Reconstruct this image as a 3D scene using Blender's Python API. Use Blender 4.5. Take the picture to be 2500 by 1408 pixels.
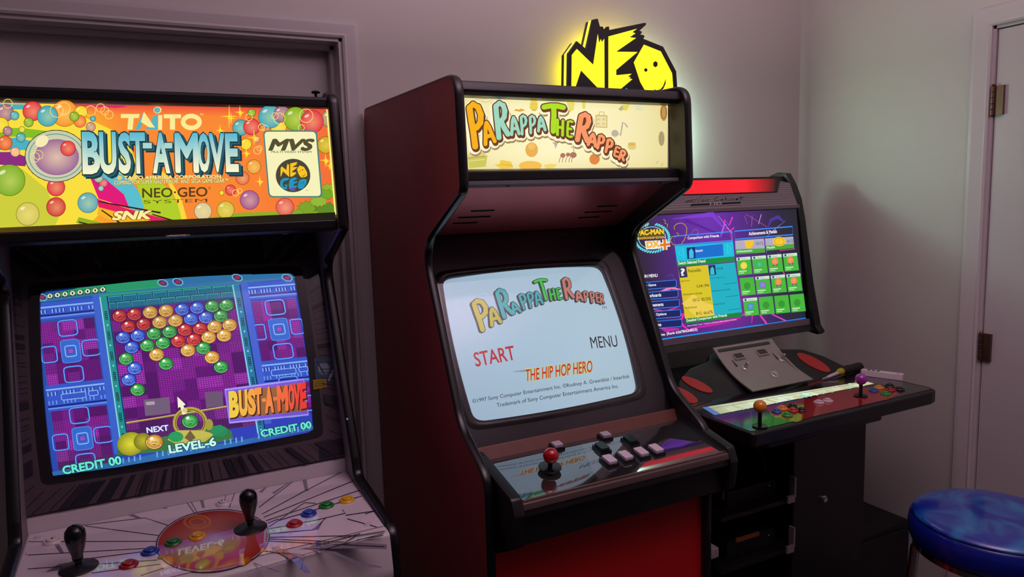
import bpy, bmesh, math, random
from mathutils import Vector, Matrix
from mathutils.geometry import tessellate_polygon

random.seed(7)
for o in list(bpy.data.objects):
    bpy.data.objects.remove(o)
S = bpy.context.scene
COL = S.collection

# ------------------------------------------------------------------ camera
cam_d = bpy.data.cameras.new('camera')
cam_d.sensor_width = 36.0
cam_d.lens = 25.106
cam_d.clip_start = 0.02
cam = bpy.data.objects.new('camera', cam_d)
COL.objects.link(cam)
R_ = Vector((0.8901, -0.4548, -0.0310)); F_ = Vector((0.4482, 0.8854, -0.1231)).normalized()
R_ = (R_ - F_ * R_.dot(F_)).normalized()
U_ = R_.cross(F_)
cam.matrix_world = Matrix(((R_.x, U_.x, -F_.x, 0.0), (R_.y, U_.y, -F_.y, -2.12),
                           (R_.z, U_.z, -F_.z, 1.557), (0, 0, 0, 1)))
S.camera = cam

# ------------------------------------------------------------------ world, added fill light, exposure
world = bpy.data.worlds.new('dim_room_light')
S.world = world
world.use_nodes = True
bgn = world.node_tree.nodes['Background']
bgn.inputs[0].default_value = (0.60, 0.40, 0.52, 1)
bgn.inputs[1].default_value = 0.06

def area(name, loc, target, sx, sy, power, color):
    l = bpy.data.lights.new(name, 'AREA')
    l.shape = 'RECTANGLE'; l.size = sx; l.size_y = sy; l.energy = power; l.color = color
    o = bpy.data.objects.new(name, l)
    COL.objects.link(o)
    o.location = loc
    d = Vector(target) - Vector(loc)
    o.rotation_euler = d.to_track_quat('-Z', 'Y').to_euler()
    return o

area('added_uplight_fill', (1.05, -1.75, 2.00), (1.05, -1.75, 2.7), 0.45, 0.45, 47.0, (1.0, 0.72, 0.86))  # unseen area light added for soft fill bounced off the ceiling
S.view_settings.view_transform = 'Standard'
S.view_settings.look = 'None'
S.view_settings.exposure = 0.0
S.view_settings.gamma = 1.0
S.view_settings.use_curve_mapping = False

# ------------------------------------------------------------------ materials
def lin(c):
    out = []
    for v in c[:3]:
        v = v / 255.0
        out.append(v / 12.92 if v <= 0.04045 else ((v + 0.055) / 1.055) ** 2.4)
    return tuple(out)

MATS = {}
def mat(name, rgb=(128, 128, 128), rough=0.5, metal=0.0, bump=0.0, bscale=60.0, var=0.0, spec=0.5, coat=0.0,
        emit=None, estr=1.0):
    if name in MATS:
        return MATS[name]
    m = bpy.data.materials.new(name)
    m.use_nodes = True
    nt = m.node_tree
    b = nt.nodes['Principled BSDF']
    c = lin(rgb)
    b.inputs['Base Color'].default_value = (*c, 1)
    b.inputs['Roughness'].default_value = rough
    b.inputs['Metallic'].default_value = metal
    b.inputs['Specular IOR Level'].default_value = spec
    b.inputs['Coat Weight'].default_value = coat
    b.inputs['Coat Roughness'].default_value = 0.08
    if emit is not None:
        b.inputs['Emission Color'].default_value = (*lin(emit), 1)
        b.inputs['Emission Strength'].default_value = estr
    tc = nt.nodes.new('ShaderNodeTexCoord')
    nz = nt.nodes.new('ShaderNodeTexNoise')
    nz.inputs['Scale'].default_value = bscale
    nz.inputs['Detail'].default_value = 5
    nt.links.new(tc.outputs['Object'], nz.inputs['Vector'])
    if var > 0:
        mx = nt.nodes.new('ShaderNodeMixRGB')
        mx.blend_type = 'MULTIPLY'
        mx.inputs[0].default_value = var
        mx.inputs[1].default_value = (*c, 1)
        nt.links.new(nz.outputs['Fac'], mx.inputs[2])
        nt.links.new(mx.outputs[0], b.inputs['Base Color'])
    if bump > 0:
        bp = nt.nodes.new('ShaderNodeBump')
        bp.inputs['Strength'].default_value = bump
        bp.inputs['Distance'].default_value = 0.002
        nt.links.new(nz.outputs['Fac'], bp.inputs['Height'])
        nt.links.new(bp.outputs[0], b.inputs['Normal'])
    MATS[name] = m
    return m

def print_mat(name, lit, strength=1.0, rough=0.25, spec=0.3, scan=0.0, coat=0.0):
    """ink on a panel: colours come from the print's own colour attribute; lit prints are backlit or on a tube"""
    if name in MATS:
        return MATS[name]
    m = bpy.data.materials.new(name)
    m.use_nodes = True
    nt = m.node_tree
    b = nt.nodes['Principled BSDF']
    at = nt.nodes.new('ShaderNodeAttribute')
    at.attribute_name = 'ink'
    b.inputs['Roughness'].default_value = rough
    b.inputs['Specular IOR Level'].default_value = spec
    b.inputs['Coat Weight'].default_value = coat
    b.inputs['Coat Roughness'].default_value = 0.03
    if lit:
        b.inputs['Base Color'].default_value = (0.01, 0.01, 0.01, 1)
        src = at.outputs['Color']
        if scan > 0:
            tc = nt.nodes.new('ShaderNodeTexCoord')
            wv = nt.nodes.new('ShaderNodeTexWave')
            wv.bands_direction = 'Z'
            wv.inputs['Scale'].default_value = scan
            mp = nt.nodes.new('ShaderNodeMapRange')
            mp.inputs['To Min'].default_value = 0.80
            mp.inputs['To Max'].default_value = 1.08
            nt.links.new(tc.outputs['Object'], wv.inputs['Vector'])
            nt.links.new(wv.outputs['Fac'], mp.inputs['Value'])
            vm = nt.nodes.new('ShaderNodeVectorMath')
            vm.operation = 'SCALE'
            nt.links.new(src, vm.inputs[0])
            nt.links.new(mp.outputs[0], vm.inputs['Scale'])
            src = vm.outputs[0]
        nt.links.new(src, b.inputs['Emission Color'])
        b.inputs['Emission Strength'].default_value = strength
        m.cycles.emission_sampling = 'NONE'
    else:
        nt.links.new(at.outputs['Color'], b.inputs['Base Color'])
    MATS[name] = m
    return m

def glass_mat(name, tint, rough=0.02, refl=0.022):
    m = bpy.data.materials.new(name)
    m.use_nodes = True
    nt = m.node_tree
    nt.nodes.clear()
    out = nt.nodes.new('ShaderNodeOutputMaterial')
    mx = nt.nodes.new('ShaderNodeMixShader')
    tr = nt.nodes.new('ShaderNodeBsdfTransparent')
    gl = nt.nodes.new('ShaderNodeBsdfGlossy')
    lw = nt.nodes.new('ShaderNodeLayerWeight')
    lw.inputs['Blend'].default_value = 0.5
    pw = nt.nodes.new('ShaderNodeMath'); pw.operation = 'POWER'; pw.inputs[1].default_value = 4.5
    ml = nt.nodes.new('ShaderNodeMath'); ml.operation = 'MULTIPLY_ADD'; ml.inputs[1].default_value = 0.7; ml.inputs[2].default_value = refl
    nt.links.new(lw.outputs['Facing'], pw.inputs[0])
    nt.links.new(pw.outputs[0], ml.inputs[0])
    tr.inputs[0].default_value = (*tint, 1)
    gl.inputs['Roughness'].default_value = rough
    nt.links.new(ml.outputs[0], mx.inputs[0])
    nt.links.new(tr.outputs[0], mx.inputs[1])
    nt.links.new(gl.outputs[0], mx.inputs[2])
    nt.links.new(mx.outputs[0], out.inputs[0])
    MATS[name] = m
    return m

WALL = mat('painted_wall', (196, 190, 186), 0.55, bump=0.12, bscale=90)
TRIM = mat('painted_trim', (200, 192, 194), 0.38, bump=0.05, bscale=30)
DOORM = mat('painted_door', (196, 188, 190), 0.30, bump=0.10, bscale=120)
CEIL = mat('ceiling_paint', (205, 200, 200), 0.8)
FLOORM = mat('dark_floor', (38, 34, 36), 0.6, var=0.6, bscale=8)
BLACK = mat('black_laminate', (17, 16, 19), 0.38, bump=0.08, bscale=300)
BLACKG = mat('black_gloss_plastic', (14, 13, 16), 0.18)
MOLD = mat('black_edge_molding', (20, 19, 23), 0.24)
RED = mat('red_laminate', (186, 16, 24), 0.42, bump=0.05, bscale=200)
MAROON = mat('maroon_laminate', (156, 58, 60), 0.40, bump=0.08, bscale=200)
WHITEL = mat('white_laminate', (205, 195, 200), 0.42)
GREYL = mat('grey_inner_laminate', (120, 108, 112), 0.5)
CHROME = mat('chrome', (215, 212, 210), 0.12, 1.0)
STEEL = mat('brushed_steel', (164, 156, 154), 0.38, 0.55, bump=0.06, bscale=400)
BRONZE = mat('bronze_hinge', (120, 92, 80), 0.35, 0.9)
DARKGREY = mat('dark_grey_metal', (60, 56, 60), 0.4, 0.3)

# ------------------------------------------------------------------ mesh builder
class MB:
    def __init__(s):
        s.v = []; s.f = []; s.m = []; s.c = None
    def face(s, pts, mi=0):
        b = len(s.v); s.v += [tuple(p) for p in pts]; s.f.append(tuple(range(b, b + len(pts)))); s.m.append(mi)
        return s
    def box(s, x0, x1, y0, y1, z0, z1, mi=0):
        b = len(s.v)
        s.v += [(x0, y0, z0), (x1, y0, z0), (x1, y1, z0), (x0, y1, z0), (x0, y0, z1), (x1, y0, z1), (x1, y1, z1), (x0, y1, z1)]
        for f in ((0, 3, 2, 1), (4, 5, 6, 7), (0, 1, 5, 4), (1, 2, 6, 5), (2, 3, 7, 6), (3, 0, 4, 7)):
            s.f.append(tuple(b + i for i in f)); s.m.append(mi)
        return s
    def prism(s, prof, x0, x1, mi=0, inner=0):
        """extrude a (y,z) outline along x; inner = 1 or 2 gives the x1 or x0 face the second material"""
        n = len(prof); b = len(s.v)
        s.v += [(x0, y, z) for y, z in prof] + [(x1, y, z) for y, z in prof]
        for i in range(n):
            j = (i + 1) % n
            s.f.append((b + i, b + j, b + n + j, b + n + i)); s.m.append(mi)
        for t in tessellate_polygon([[Vector((0, y, z)) for y, z in prof]]):
            s.f.append(tuple(b + i for i in t)); s.m.append(1 if inner == 2 else mi)
            s.f.append(tuple(b + n + i for i in reversed(t))); s.m.append(1 if inner == 1 else mi)
        return s
    def plate(s, poly, O, U, V, N, h0, h1, mi=0):
        """extrude a (u,v) outline along N"""
        n = len(poly); b = len(s.v)
        for h in (h0, h1):
            s.v += [tuple(O + U * u + V * v + N * h) for u, v in poly]
        for i in range(n):
            j = (i + 1) % n
            s.f.append((b + i, b + j, b + n + j, b + n + i)); s.m.append(mi)
        for t in tessellate_polygon([[Vector((u, v, 0)) for u, v in poly]]):
            s.f.append(tuple(b + i for i in reversed(t))); s.m.append(mi)
            s.f.append(tuple(b + n + i for i in t)); s.m.append(mi)
        return s
    def lathe(s, prof, c, axis=(0, 0, 1), seg=28, mi=0):
        """prof: list of (radius, height) along axis from point c"""
        a = Vector(axis).normalized(); c = Vector(c)
        t = a.orthogonal().normalized(); w = a.cross(t)
        b = len(s.v); k = len(prof)
        for i in range(seg):
            an = 2 * math.pi * i / seg
            d = t * math.cos(an) + w * math.sin(an)
            for r, h in prof:
                s.v.append(tuple(c + d * r + a * h))
        for i in range(seg):
            j = (i + 1) % seg
            for q in range(k - 1):
                s.f.append((b + i * k + q, b + j * k + q, b + j * k + q + 1, b + i * k + q + 1)); s.m.append(mi)
        for q in (0, k - 1):
            if prof[q][0] > 1e-6:
                f = [b + i * k + q for i in range(seg)]
                s.f.append(tuple(f if q else reversed(f))); s.m.append(mi)
        return s
    def tube(s, pts, r, seg=10, mi=0, closed=False):
        pts = [Vector(p) for p in pts]; n = len(pts); b = len(s.v)
        up = None
        for i, p in enumerate(pts):
            if closed:
                d = (pts[(i + 1) % n] - pts[i - 1]).normalized()
            else:
                d = (pts[min(i + 1, n - 1)] - pts[max(i - 1, 0)]).normalized()
            if up is None:
                up = d.orthogonal().normalized()
            up = (up - d * up.dot(d)).normalized()
            w = d.cross(up)
            rr = r[i] if isinstance(r, (list, tuple)) else r
            for k in range(seg):
                a = 2 * math.pi * k / seg
                s.v.append(tuple(p + up * (math.cos(a) * rr) + w * (math.sin(a) * rr)))
        for i in range(n if closed else n - 1):
            j = (i + 1) % n
            for k in range(seg):
                l = (k + 1) % seg
                s.f.append((b + i * seg + k, b + i * seg + l, b + j * seg + l, b + j * seg + k)); s.m.append(mi)
        if not closed:
            s.f.append(tuple(b + k for k in reversed(range(seg)))); s.m.append(mi)
            s.f.append(tuple(b + (n - 1) * seg + k for k in range(seg))); s.m.append(mi)
        return s
    def ball(s, c, r, seg=28, rings=16, sc=(1, 1, 1), mi=0):
        prof = [(max(1e-5, r * math.sin(math.pi * i / rings)), -r * math.cos(math.pi * i / rings)) for i in range(rings + 1)]
        b = len(s.v)
        s.lathe(prof, (0, 0, 0), seg=seg, mi=mi)
        for i in range(b, len(s.v)):
            v = s.v[i]; s.v[i] = (c[0] + v[0] * sc[0], c[1] + v[1] * sc[1], c[2] + v[2] * sc[2])
        return s
    def build(s, name, mats, parent=None, smooth=False, bevel=0.0, base=None, bseg=2):
        me = bpy.data.meshes.new(name)
        me.from_pydata(s.v, [], s.f)
        if not isinstance(mats, (list, tuple)):
            mats = [mats]
        for m in mats:
            me.materials.append(m)
        me.polygons.foreach_set('material_index', s.m)
        bm = bmesh.new(); bm.from_mesh(me)
        bmesh.ops.remove_doubles(bm, verts=bm.verts, dist=1e-6)
        bmesh.ops.recalc_face_normals(bm, faces=bm.faces)
        if bevel > 0:
            ed = [e for e in bm.edges if len(e.link_faces) == 2 and e.calc_face_angle(0) > 0.5]
            bmesh.ops.bevel(bm, geom=ed, offset=bevel, segments=bseg, profile=0.5, affect='EDGES', clamp_overlap=True)
        lo = Vector([min(v.co[i] for v in bm.verts) for i in range(3)])
        hi = Vector([max(v.co[i] for v in bm.verts) for i in range(3)])
        c = Vector(((lo.x + hi.x) / 2, (lo.y + hi.y) / 2, lo.z)) if base is None else Vector(base)
        for v in bm.verts:
            v.co -= c
        bm.to_mesh(me); bm.free()
        if smooth:
            for p in me.polygons:
                p.use_smooth = True
            if smooth == 'auto':
                me.set_sharp_from_angle(angle=math.radians(38))
        o = bpy.data.objects.new(name, me)
        COL.objects.link(o)
        o.location = c
        if parent is not None:
            put(o, parent)
        return o

WORLDPOS = {}
def wpos(o):
    p = Vector(o.location)
    if o.parent is not None:
        p = p + wpos(o.parent)
    return p
def put(o, parent):
    """parent o (given in world coordinates) under parent; only translations are used"""
    o.location = Vector(o.location) - wpos(parent)
    o.parent = parent

def thing(name, label, cat, loc, group=None):
    o = bpy.data.objects.new(name, None)
    o.empty_display_size = 0.1
    COL.objects.link(o)
    o.location = loc
    o['label'] = label; o['category'] = cat
    if group:
        o['group'] = group
    return o
def tag(o, label, cat, group=None):
    o['label'] = label; o['category'] = cat
    if group:
        o['group'] = group
    return o
def struct(o):
    o['kind'] = 'structure'
    return o
def label(o, t):
    o['label'] = t
    return o

def rounded(pts, seg=6):
    """pts: (a, b, radius) -> outline with rounded corners"""
    out = []; n = len(pts)
    for i in range(n):
        p = Vector(pts[i][:2]); r = pts[i][2] if len(pts[i]) > 2 else 0
        if r <= 0:
            out.append(tuple(p)); continue
        a = Vector(pts[i - 1][:2]) - p; c = Vector(pts[(i + 1) % n][:2]) - p
        la, lc = a.length, c.length; a.normalize(); c.normalize()
        an = a.angle(c)
        t = min(r / math.tan(an / 2), la * 0.48, lc * 0.48)
        p0 = p + a * t; p1 = p + c * t
        for k in range(seg + 1):
            s = k / seg
            q = p0 * (1 - s) ** 2 + p * 2 * s * (1 - s) + p1 * s * s
            out.append(tuple(q))
    return out

def rrect(u0, u1, v0, v1, r, seg=6):
    return rounded([(u0, v0, r), (u1, v0, r), (u1, v1, r), (u0, v1, r)], seg)

def molding(prof, x0, x1, out=0.004, skip=None):
    """rounded edging strip along a side panel's outline"""
    mb = MB(); n = len(prof); K = 7
    xm = (x0 + x1) / 2; hw = (x1 - x0) / 2 + 0.0012
    P = [Vector(p) for p in prof]
    ar = sum(P[i].x * P[(i + 1) % n].y - P[(i + 1) % n].x * P[i].y for i in range(n))
    sg = 1 if ar > 0 else -1
    rows = []
    for i in range(n):
        d = (P[(i + 1) % n] - P[i - 1]).normalized()
        nn = Vector((d.y, -d.x)) * sg
        row = []
        for k in range(K):
            a = math.pi * k / (K - 1)
            x = xm - hw * math.cos(a); o = out * math.sin(a)
            q = P[i] + nn * o
            row.append((x, q.x, q.y))
        rows.append(row)
    for i in range(n):
        j = (i + 1) % n
        if skip and skip(P[i], P[j]):
            continue
        for k in range(K - 1):
            mb.face((rows[i][k], rows[i][k + 1], rows[j][k + 1], rows[j][k]))
    return mb

# ------------------------------------------------------------------ prints: flat artwork laid on a panel
# every sheet maps artwork coordinates onto its panel in metres (origin, up direction, 3x3 map)
PANELS = {
  'PM': ((0.6125,-0.6520,1.6220),(0.00000,0.00000,1.00000),(0.0007272683,-2.928584e-05,-0.7960199,-7.291371e-06,-0.0006652069,0.2867821,-0.000208664,-4.391965e-05,1)),
  'PS': ((0.6125,-0.6544,0.9794),(0.00000,0.46312,0.88629),(0.0009659505,-0.0002130801,-0.8650809,-0.0001822959,-0.0008929964,1.197933,-0.0002300468,0.0002216322,1)),
  'PC': ((0.6125,-0.8650,0.9350),(0.00000,0.98537,0.17044),(-0.005341188,0.004593424,0.9610912,0.00224735,0.009110836,-14.04792,0.0003283371,-0.006712901,1)),
  'BM': ((-0.2660,-0.4950,1.5250),(0.00000,0.08801,0.99612),(0.0006227417,-6.466018e-05,0.05809769,-3.052435e-05,-0.0007598901,0.4321968,-0.0002118952,-3.791803e-06,1)),
  'BS': ((-0.2660,-0.4225,0.9519),(0.00000,0.30977,0.95081),(0.0007803342,-4.855061e-05,0.009085091,-0.0001715502,-0.0009115934,1.15435,-0.0002213143,0.000113183,1)),
  'BC': ((-0.2660,-0.7750,0.9020),(0.00000,0.99957,0.02940),(-0.001359379,-0.00044774,0.6790365,0.0007413573,0.003049783,-4.650944,-3.838283e-05,-0.00215863,1)),
  'NS': ((1.3700,-0.3025,1.0957),(0.00000,0.13198,0.99125),(0.001085164,-9.787994e-05,-1.612632,-0.0001272125,-0.0008830258,0.9345676,-0.0002135873,1.722296e-05,1)),
  'NC': ((1.3370,-0.8150,0.9450),(0.00000,1.00000,0.00000),(-0.0009636306,0.002636816,-1.017728,0.0006102705,0.002590463,-3.858899,-5.928253e-05,-0.001899078,1)),
  'NH': ((1.3000,-0.2475,1.5050),(0.00000,0.42246,0.90638),(0.001167607,-0.0003278712,-1.566933,-4.651527e-05,-0.001061212,0.6218947,-0.0002274469,0.0001893437,1)),
  'NP': ((1.6000,-0.5530,0.9450),(0.00000,0.85749,0.51450),(0.002251687,-0.002068392,-2.138469,-0.0004852998,-0.002394711,3.195691,-0.0003079985,0.001189709,1)),
  'SG': ((1.2000,-0.0900,1.6200),(0.00000,0.00000,1.00000),(0.001079353,-2.499318e-05,-1.453778,-1.569252e-05,-0.0009210513,0.4234561,-0.000208664,-4.391965e-05,1)),
}
GLYPH = {}
def glyph(s, off=0.0):
    """outline text as triangles, coordinates relative to the plain text's own box"""
    key = (s, round(off, 4))
    if key in GLYPH:
        return GLYPH[key]
    cu = bpy.data.curves.new('lettering', 'FONT')
    cu.body = s; cu.size = 1.0; cu.offset = off; cu.resolution_u = 3; cu.fill_mode = 'FRONT'
    ob = bpy.data.objects.new('lettering', cu)
    COL.objects.link(ob)
    dg = bpy.context.evaluated_depsgraph_get()
    me = bpy.data.meshes.new_from_object(ob.evaluated_get(dg))
    vs = [(v.co.x, v.co.y) for v in me.vertices]
    fs = [tuple(p.vertices) for p in me.polygons]
    bpy.data.objects.remove(ob); bpy.data.curves.remove(cu); bpy.data.meshes.remove(me)
    if off == 0.0:
        x0 = min(v[0] for v in vs); x1 = max(v[0] for v in vs); y0 = min(v[1] for v in vs); y1 = max(v[1] for v in vs)
        bb = (x0, y0, max(x1 - x0, 1e-4), max(y1 - y0, 1e-4))
    else:
        bb = glyph(s, 0.0)[2]
    vs = [((v[0] - bb[0]) / bb[2], (v[1] - bb[1]) / bb[3]) for v in vs]
    GLYPH[key] = (vs, fs, bb)
    return GLYPH[key]

STROKES = {
  'P': [[(0.22, 0.10), (0.24, 0.35), (0.22, 0.60), (0.22, 0.86)], [(0.22, 0.86), (0.45, 0.92), (0.70, 0.86), (0.80, 0.70), (0.70, 0.54), (0.45, 0.46), (0.24, 0.46)]],
  'R': [[(0.20, 0.10), (0.20, 0.35), (0.20, 0.60), (0.22, 0.86)], [(0.22, 0.86), (0.45, 0.92), (0.68, 0.86), (0.76, 0.72), (0.68, 0.56), (0.45, 0.48), (0.22, 0.48)], [(0.45, 0.48), (0.62, 0.30), (0.84, 0.12)]],
  'A': [[(0.14, 0.12), (0.24, 0.45), (0.34, 0.72), (0.50, 0.88)], [(0.50, 0.88), (0.66, 0.72), (0.76, 0.45), (0.86, 0.12)], [(0.26, 0.36), (0.50, 0.38), (0.74, 0.36)]],
  'T': [[(0.10, 0.86), (0.35, 0.90), (0.65, 0.90), (0.90, 0.86)], [(0.50, 0.88), (0.52, 0.60), (0.50, 0.35), (0.50, 0.10)]],
  'H': [[(0.18, 0.10), (0.18, 0.50), (0.18, 0.90)], [(0.82, 0.10), (0.82, 0.50), (0.82, 0.90)], [(0.18, 0.50), (0.50, 0.52), (0.82, 0.50)]],
  'E': [[(0.80, 0.88), (0.50, 0.90), (0.24, 0.86), (0.20, 0.50), (0.24, 0.14), (0.50, 0.10), (0.82, 0.12)], [(0.22, 0.50), (0.50, 0.51), (0.70, 0.50)]]}
class Sheet:
    def __init__(s, panel, scale=1.0, ox=0.0, oy=0.0, bulge=None, start=0.0002, step=0.00003, maxlen=0.0):
        O, V, h = PANELS[panel]
        s.O = Vector(O); s.U = Vector((1, 0, 0)); s.V = Vector(V).normalized(); s.N = s.U.cross(s.V)
        s.h = h; s.sc = scale; s.ox = ox; s.oy = oy; s.b = bulge; s.z = start; s.step = step; s.ml = maxlen
        s.v = []; s.f = []; s.c = []
    def fork(s):
        q = Sheet.__new__(Sheet); q.__dict__.update(s.__dict__); q.v = []; q.f = []; q.c = []
        return q
    def uv(s, x, y):
        x = x / s.sc + s.ox; y = y / s.sc + s.oy; h = s.h
        w = h[6] * x + h[7] * y + h[8]
        return ((h[0] * x + h[1] * y + h[2]) / w, (h[3] * x + h[4] * y + h[5]) / w)
    def pt(s, x, y, up=0.0):
        u, v = s.uv(x, y)
        return s.O + s.U * u + s.V * v + s.N * (up + (s.b(u, v) if s.b else 0))
    def up(s):
        s.z += s.step
    def tris(s, pts, tris, cols, uvspace=False):
        """pts in artwork coordinates, one colour for all or one per point"""
        if not pts:
            return
        if isinstance(cols, tuple):
            cl = lin(cols); cols = [cl] * len(pts)
        else:
            cols = [lin(c) for c in cols]
        uv = [p if uvspace else s.uv(*p) for p in pts]
        tris = list(tris)
        if s.ml > 0:
            uv = list(uv); cols = list(cols); out = []; stack = tris; mid = {}
            def m(i, j):
                k = (min(i, j), max(i, j))
                if k not in mid:
                    uv.append(((uv[i][0] + uv[j][0]) / 2, (uv[i][1] + uv[j][1]) / 2))
                    cols.append(tuple((a + b) / 2 for a, b in zip(cols[i], cols[j])))
                    mid[k] = len(uv) - 1
                return mid[k]
            def far(i, j):
                return (uv[i][0] - uv[j][0]) ** 2 + (uv[i][1] - uv[j][1]) ** 2 > s.ml ** 2
            st = []
            for t in stack:
                for k in range(1, len(t) - 1):
                    st.append((t[0], t[k], t[k + 1]))
            while st:
                a, b, c = st.pop()
                e = [(uv[i][0] - uv[j][0]) ** 2 + (uv[i][1] - uv[j][1]) ** 2 for i, j in ((a, b), (b, c), (c, a))]
                w = e.index(max(e))
                if e[w] > s.ml ** 2:
                    if w == 0: q = m(a, b); st += [(a, q, c), (q, b, c)]
                    elif w == 1: q = m(b, c); st += [(a, b, q), (a, q, c)]
                    else: q = m(c, a); st += [(a, b, q), (q, b, c)]
                else:
                    out.append((a, b, c))
            tris = out
        b0 = len(s.v)
        for u, v in uv:
            s.v.append(tuple(s.O + s.U * u + s.V * v + s.N * (s.z + (s.b(u, v) if s.b else 0))))
        s.c += cols
        s.f += [tuple(b0 + i for i in t) for t in tris]
        s.up()
    def poly(s, pts, col):
        t = tessellate_polygon([[Vector((x, y, 0)) for x, y in pts]])
        s.tris(pts, t, col)
    def grid(s, quad, n, m, f):
        """bilinear quad TL,TR,BR,BL coloured by f(a,b)"""
        pts = []; cols = []; fs = []
        tl, tr, br, bl = quad
        for j in range(m + 1):
            for i in range(n + 1):
                a = i / n; b = j / m
                pts.append(tuple(tl[k] * (1 - a) * (1 - b) + tr[k] * a * (1 - b) + br[k] * a * b + bl[k] * (1 - a) * b for k in (0, 1)))
                cols.append(f(a, b))
        for j in range(m):
            for i in range(n):
                p = j * (n + 1) + i
                fs.append((p, p + 1, p + n + 2, p + n + 1))
        s.tris(pts, fs, cols)
    def ell(s, cx, cy, rx, ry=None, col=(255, 255, 255), n=26, rot=0.0, col2=None, hx=0.0, hy=0.0):
        """ellipse; with col2 the rim colour differs from the centre (hx,hy shifts the bright centre)"""
        ry = rx if ry is None else ry
        ca, sa = math.cos(rot), math.sin(rot)
        rim = [(cx + rx * math.cos(t) * ca - ry * math.sin(t) * sa, cy + rx * math.cos(t) * sa + ry * math.sin(t) * ca)
               for t in [2 * math.pi * i / n for i in range(n)]]
        pts = rim + [(cx + hx * rx, cy + hy * ry)]
        fs = [(i, (i + 1) % n, n) for i in range(n)]
        s.tris(pts, fs, [col2 if col2 else col] * n + [col])
    def ring(s, cx, cy, rx, ry, w, col, n=30, a0=0.0, a1=6.28319):
        pts = []; fs = []
        for i in range(n + 1):
            t = a0 + (a1 - a0) * i / n
            for k in (0, w):
                pts.append((cx + (rx - k) * math.cos(t), cy + (ry - k) * math.sin(t)))
        fs = [(2 * i, 2 * i + 1, 2 * i + 3, 2 * i + 2) for i in range(n)]
        s.tris(pts, fs, col)
    def line(s, pts, w, col, closed=False):
        n = len(pts); out = []
        for i in range(n):
            a = pts[i - 1] if (i or closed) else pts[0]; b = pts[(i + 1) % n] if (i < n - 1 or closed) else pts[-1]
            dx, dy = b[0] - a[0], b[1] - a[1]; l = math.hypot(dx, dy) or 1
            ww = w[i] if isinstance(w, (list, tuple)) else w
            out += [(pts[i][0] - dy / l * ww / 2, pts[i][1] + dx / l * ww / 2), (pts[i][0] + dy / l * ww / 2, pts[i][1] - dx / l * ww / 2)]
        m = n if closed else n - 1
        s.tris(out, [(2 * i, 2 * i + 1, (2 * i + 3) % (2 * n), (2 * i + 2) % (2 * n)) for i in range(m)], col)
    def rect(s, x0, y0, x1, y1, col, sl=0.0):
        """rectangle whose horizontal edges follow slope sl (y per x)"""
        d = (x1 - x0) * sl
        s.tris([(x0, y0), (x1, y0 + d), (x1, y1 + d), (x0, y1)], [(0, 1, 2, 3)], col)
    def quad(s, q, col):
        s.tris(list(q), [(0, 1, 2, 3)], col)
    def frame(s, q, w, col):
        """hollow outline of a quad, w in artwork units"""
        s.line(list(q), w, col, closed=True)
    def text(s, t, q, col, off=0.0, grad=None):
        """q = TL,TR,BR,BL corners of the text box"""
        vs, fs, bb = glyph(t, off)
        if abs(off) > 0.006 and any(ch in t for ch in 'MWNmwZzVvKk&'):
            # sharp corners break when thickened: stack shifted copies instead
            v0, f0, bb = glyph(t, 0.0)
            vs = []; fs = []
            nd = 8 if off > 0.012 else 4
            o_ = abs(off) * 1.05
            for k in range(nd):
                a_ = 2 * math.pi * (k + 0.5) / nd
                dx_, dy_ = o_ * math.cos(a_) / bb[2], o_ * math.sin(a_) / bb[3]
                b0_ = len(vs)
                vs += [(x + dx_, y + dy_) for x, y in v0]; fs += [tuple(b0_ + i for i in f_) for f_ in f0]
        tl, tr, br, bl = q
        pts = []; cols = []
        for a, b in vs:
            pts.append(tuple(bl[k] * (1 - a) * (1 - b) + br[k] * a * (1 - b) + tr[k] * a * b + tl[k] * (1 - a) * b for k in (0, 1)))
            if grad:
                cols.append(tuple(grad[0][k] * b + grad[1][k] * (1 - b) for k in range(3)))
        s.tris(pts, fs, cols if grad else col)
    def type(s, t, x0, y0, x1, y1, h, col, off=0.0, lean=0.0, grad=None, edge=None, eoff=0.0):
        """line of lettering on baseline (x0,y0)-(x1,y1) with cap height h"""
        dx, dy = x1 - x0, y1 - y0; l = math.hypot(dx, dy)
        ux, uy = dy / l * h + lean, -dx / l * h
        q = ((x0 + ux, y0 + uy), (x1 + ux, y1 + uy), (x1, y1), (x0, y0))
        if edge:
            s.text(t, q, edge, eoff)
        s.text(t, q, col, off, grad)
    def bubble(s, t, q, col, w=0.30, grow=0.0):
        """fat round letter made of thick strokes; q = TL,TR,BR,BL, w = stroke width as a share of the letter width"""
        tl, tr, br, bl = q
        M = lambda a, b: tuple(bl[k] * (1 - a) * (1 - b) + br[k] * a * (1 - b) + tr[k] * a * b + tl[k] * (1 - a) * b for k in (0, 1))
        wd = (math.hypot(tr[0] - tl[0], tr[1] - tl[1]) + math.hypot(br[0] - bl[0], br[1] - bl[1])) / 2
        r = wd * w * 0.5 + grow
        z = s.z
        for st in STROKES[t]:
            pts = [M(*p) for p in st]
            s.line(pts, 2 * r, col); s.z = z
            for p in pts:
                s.ell(p[0], p[1], r, r, col, 12); s.z = z
        s.up()
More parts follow.
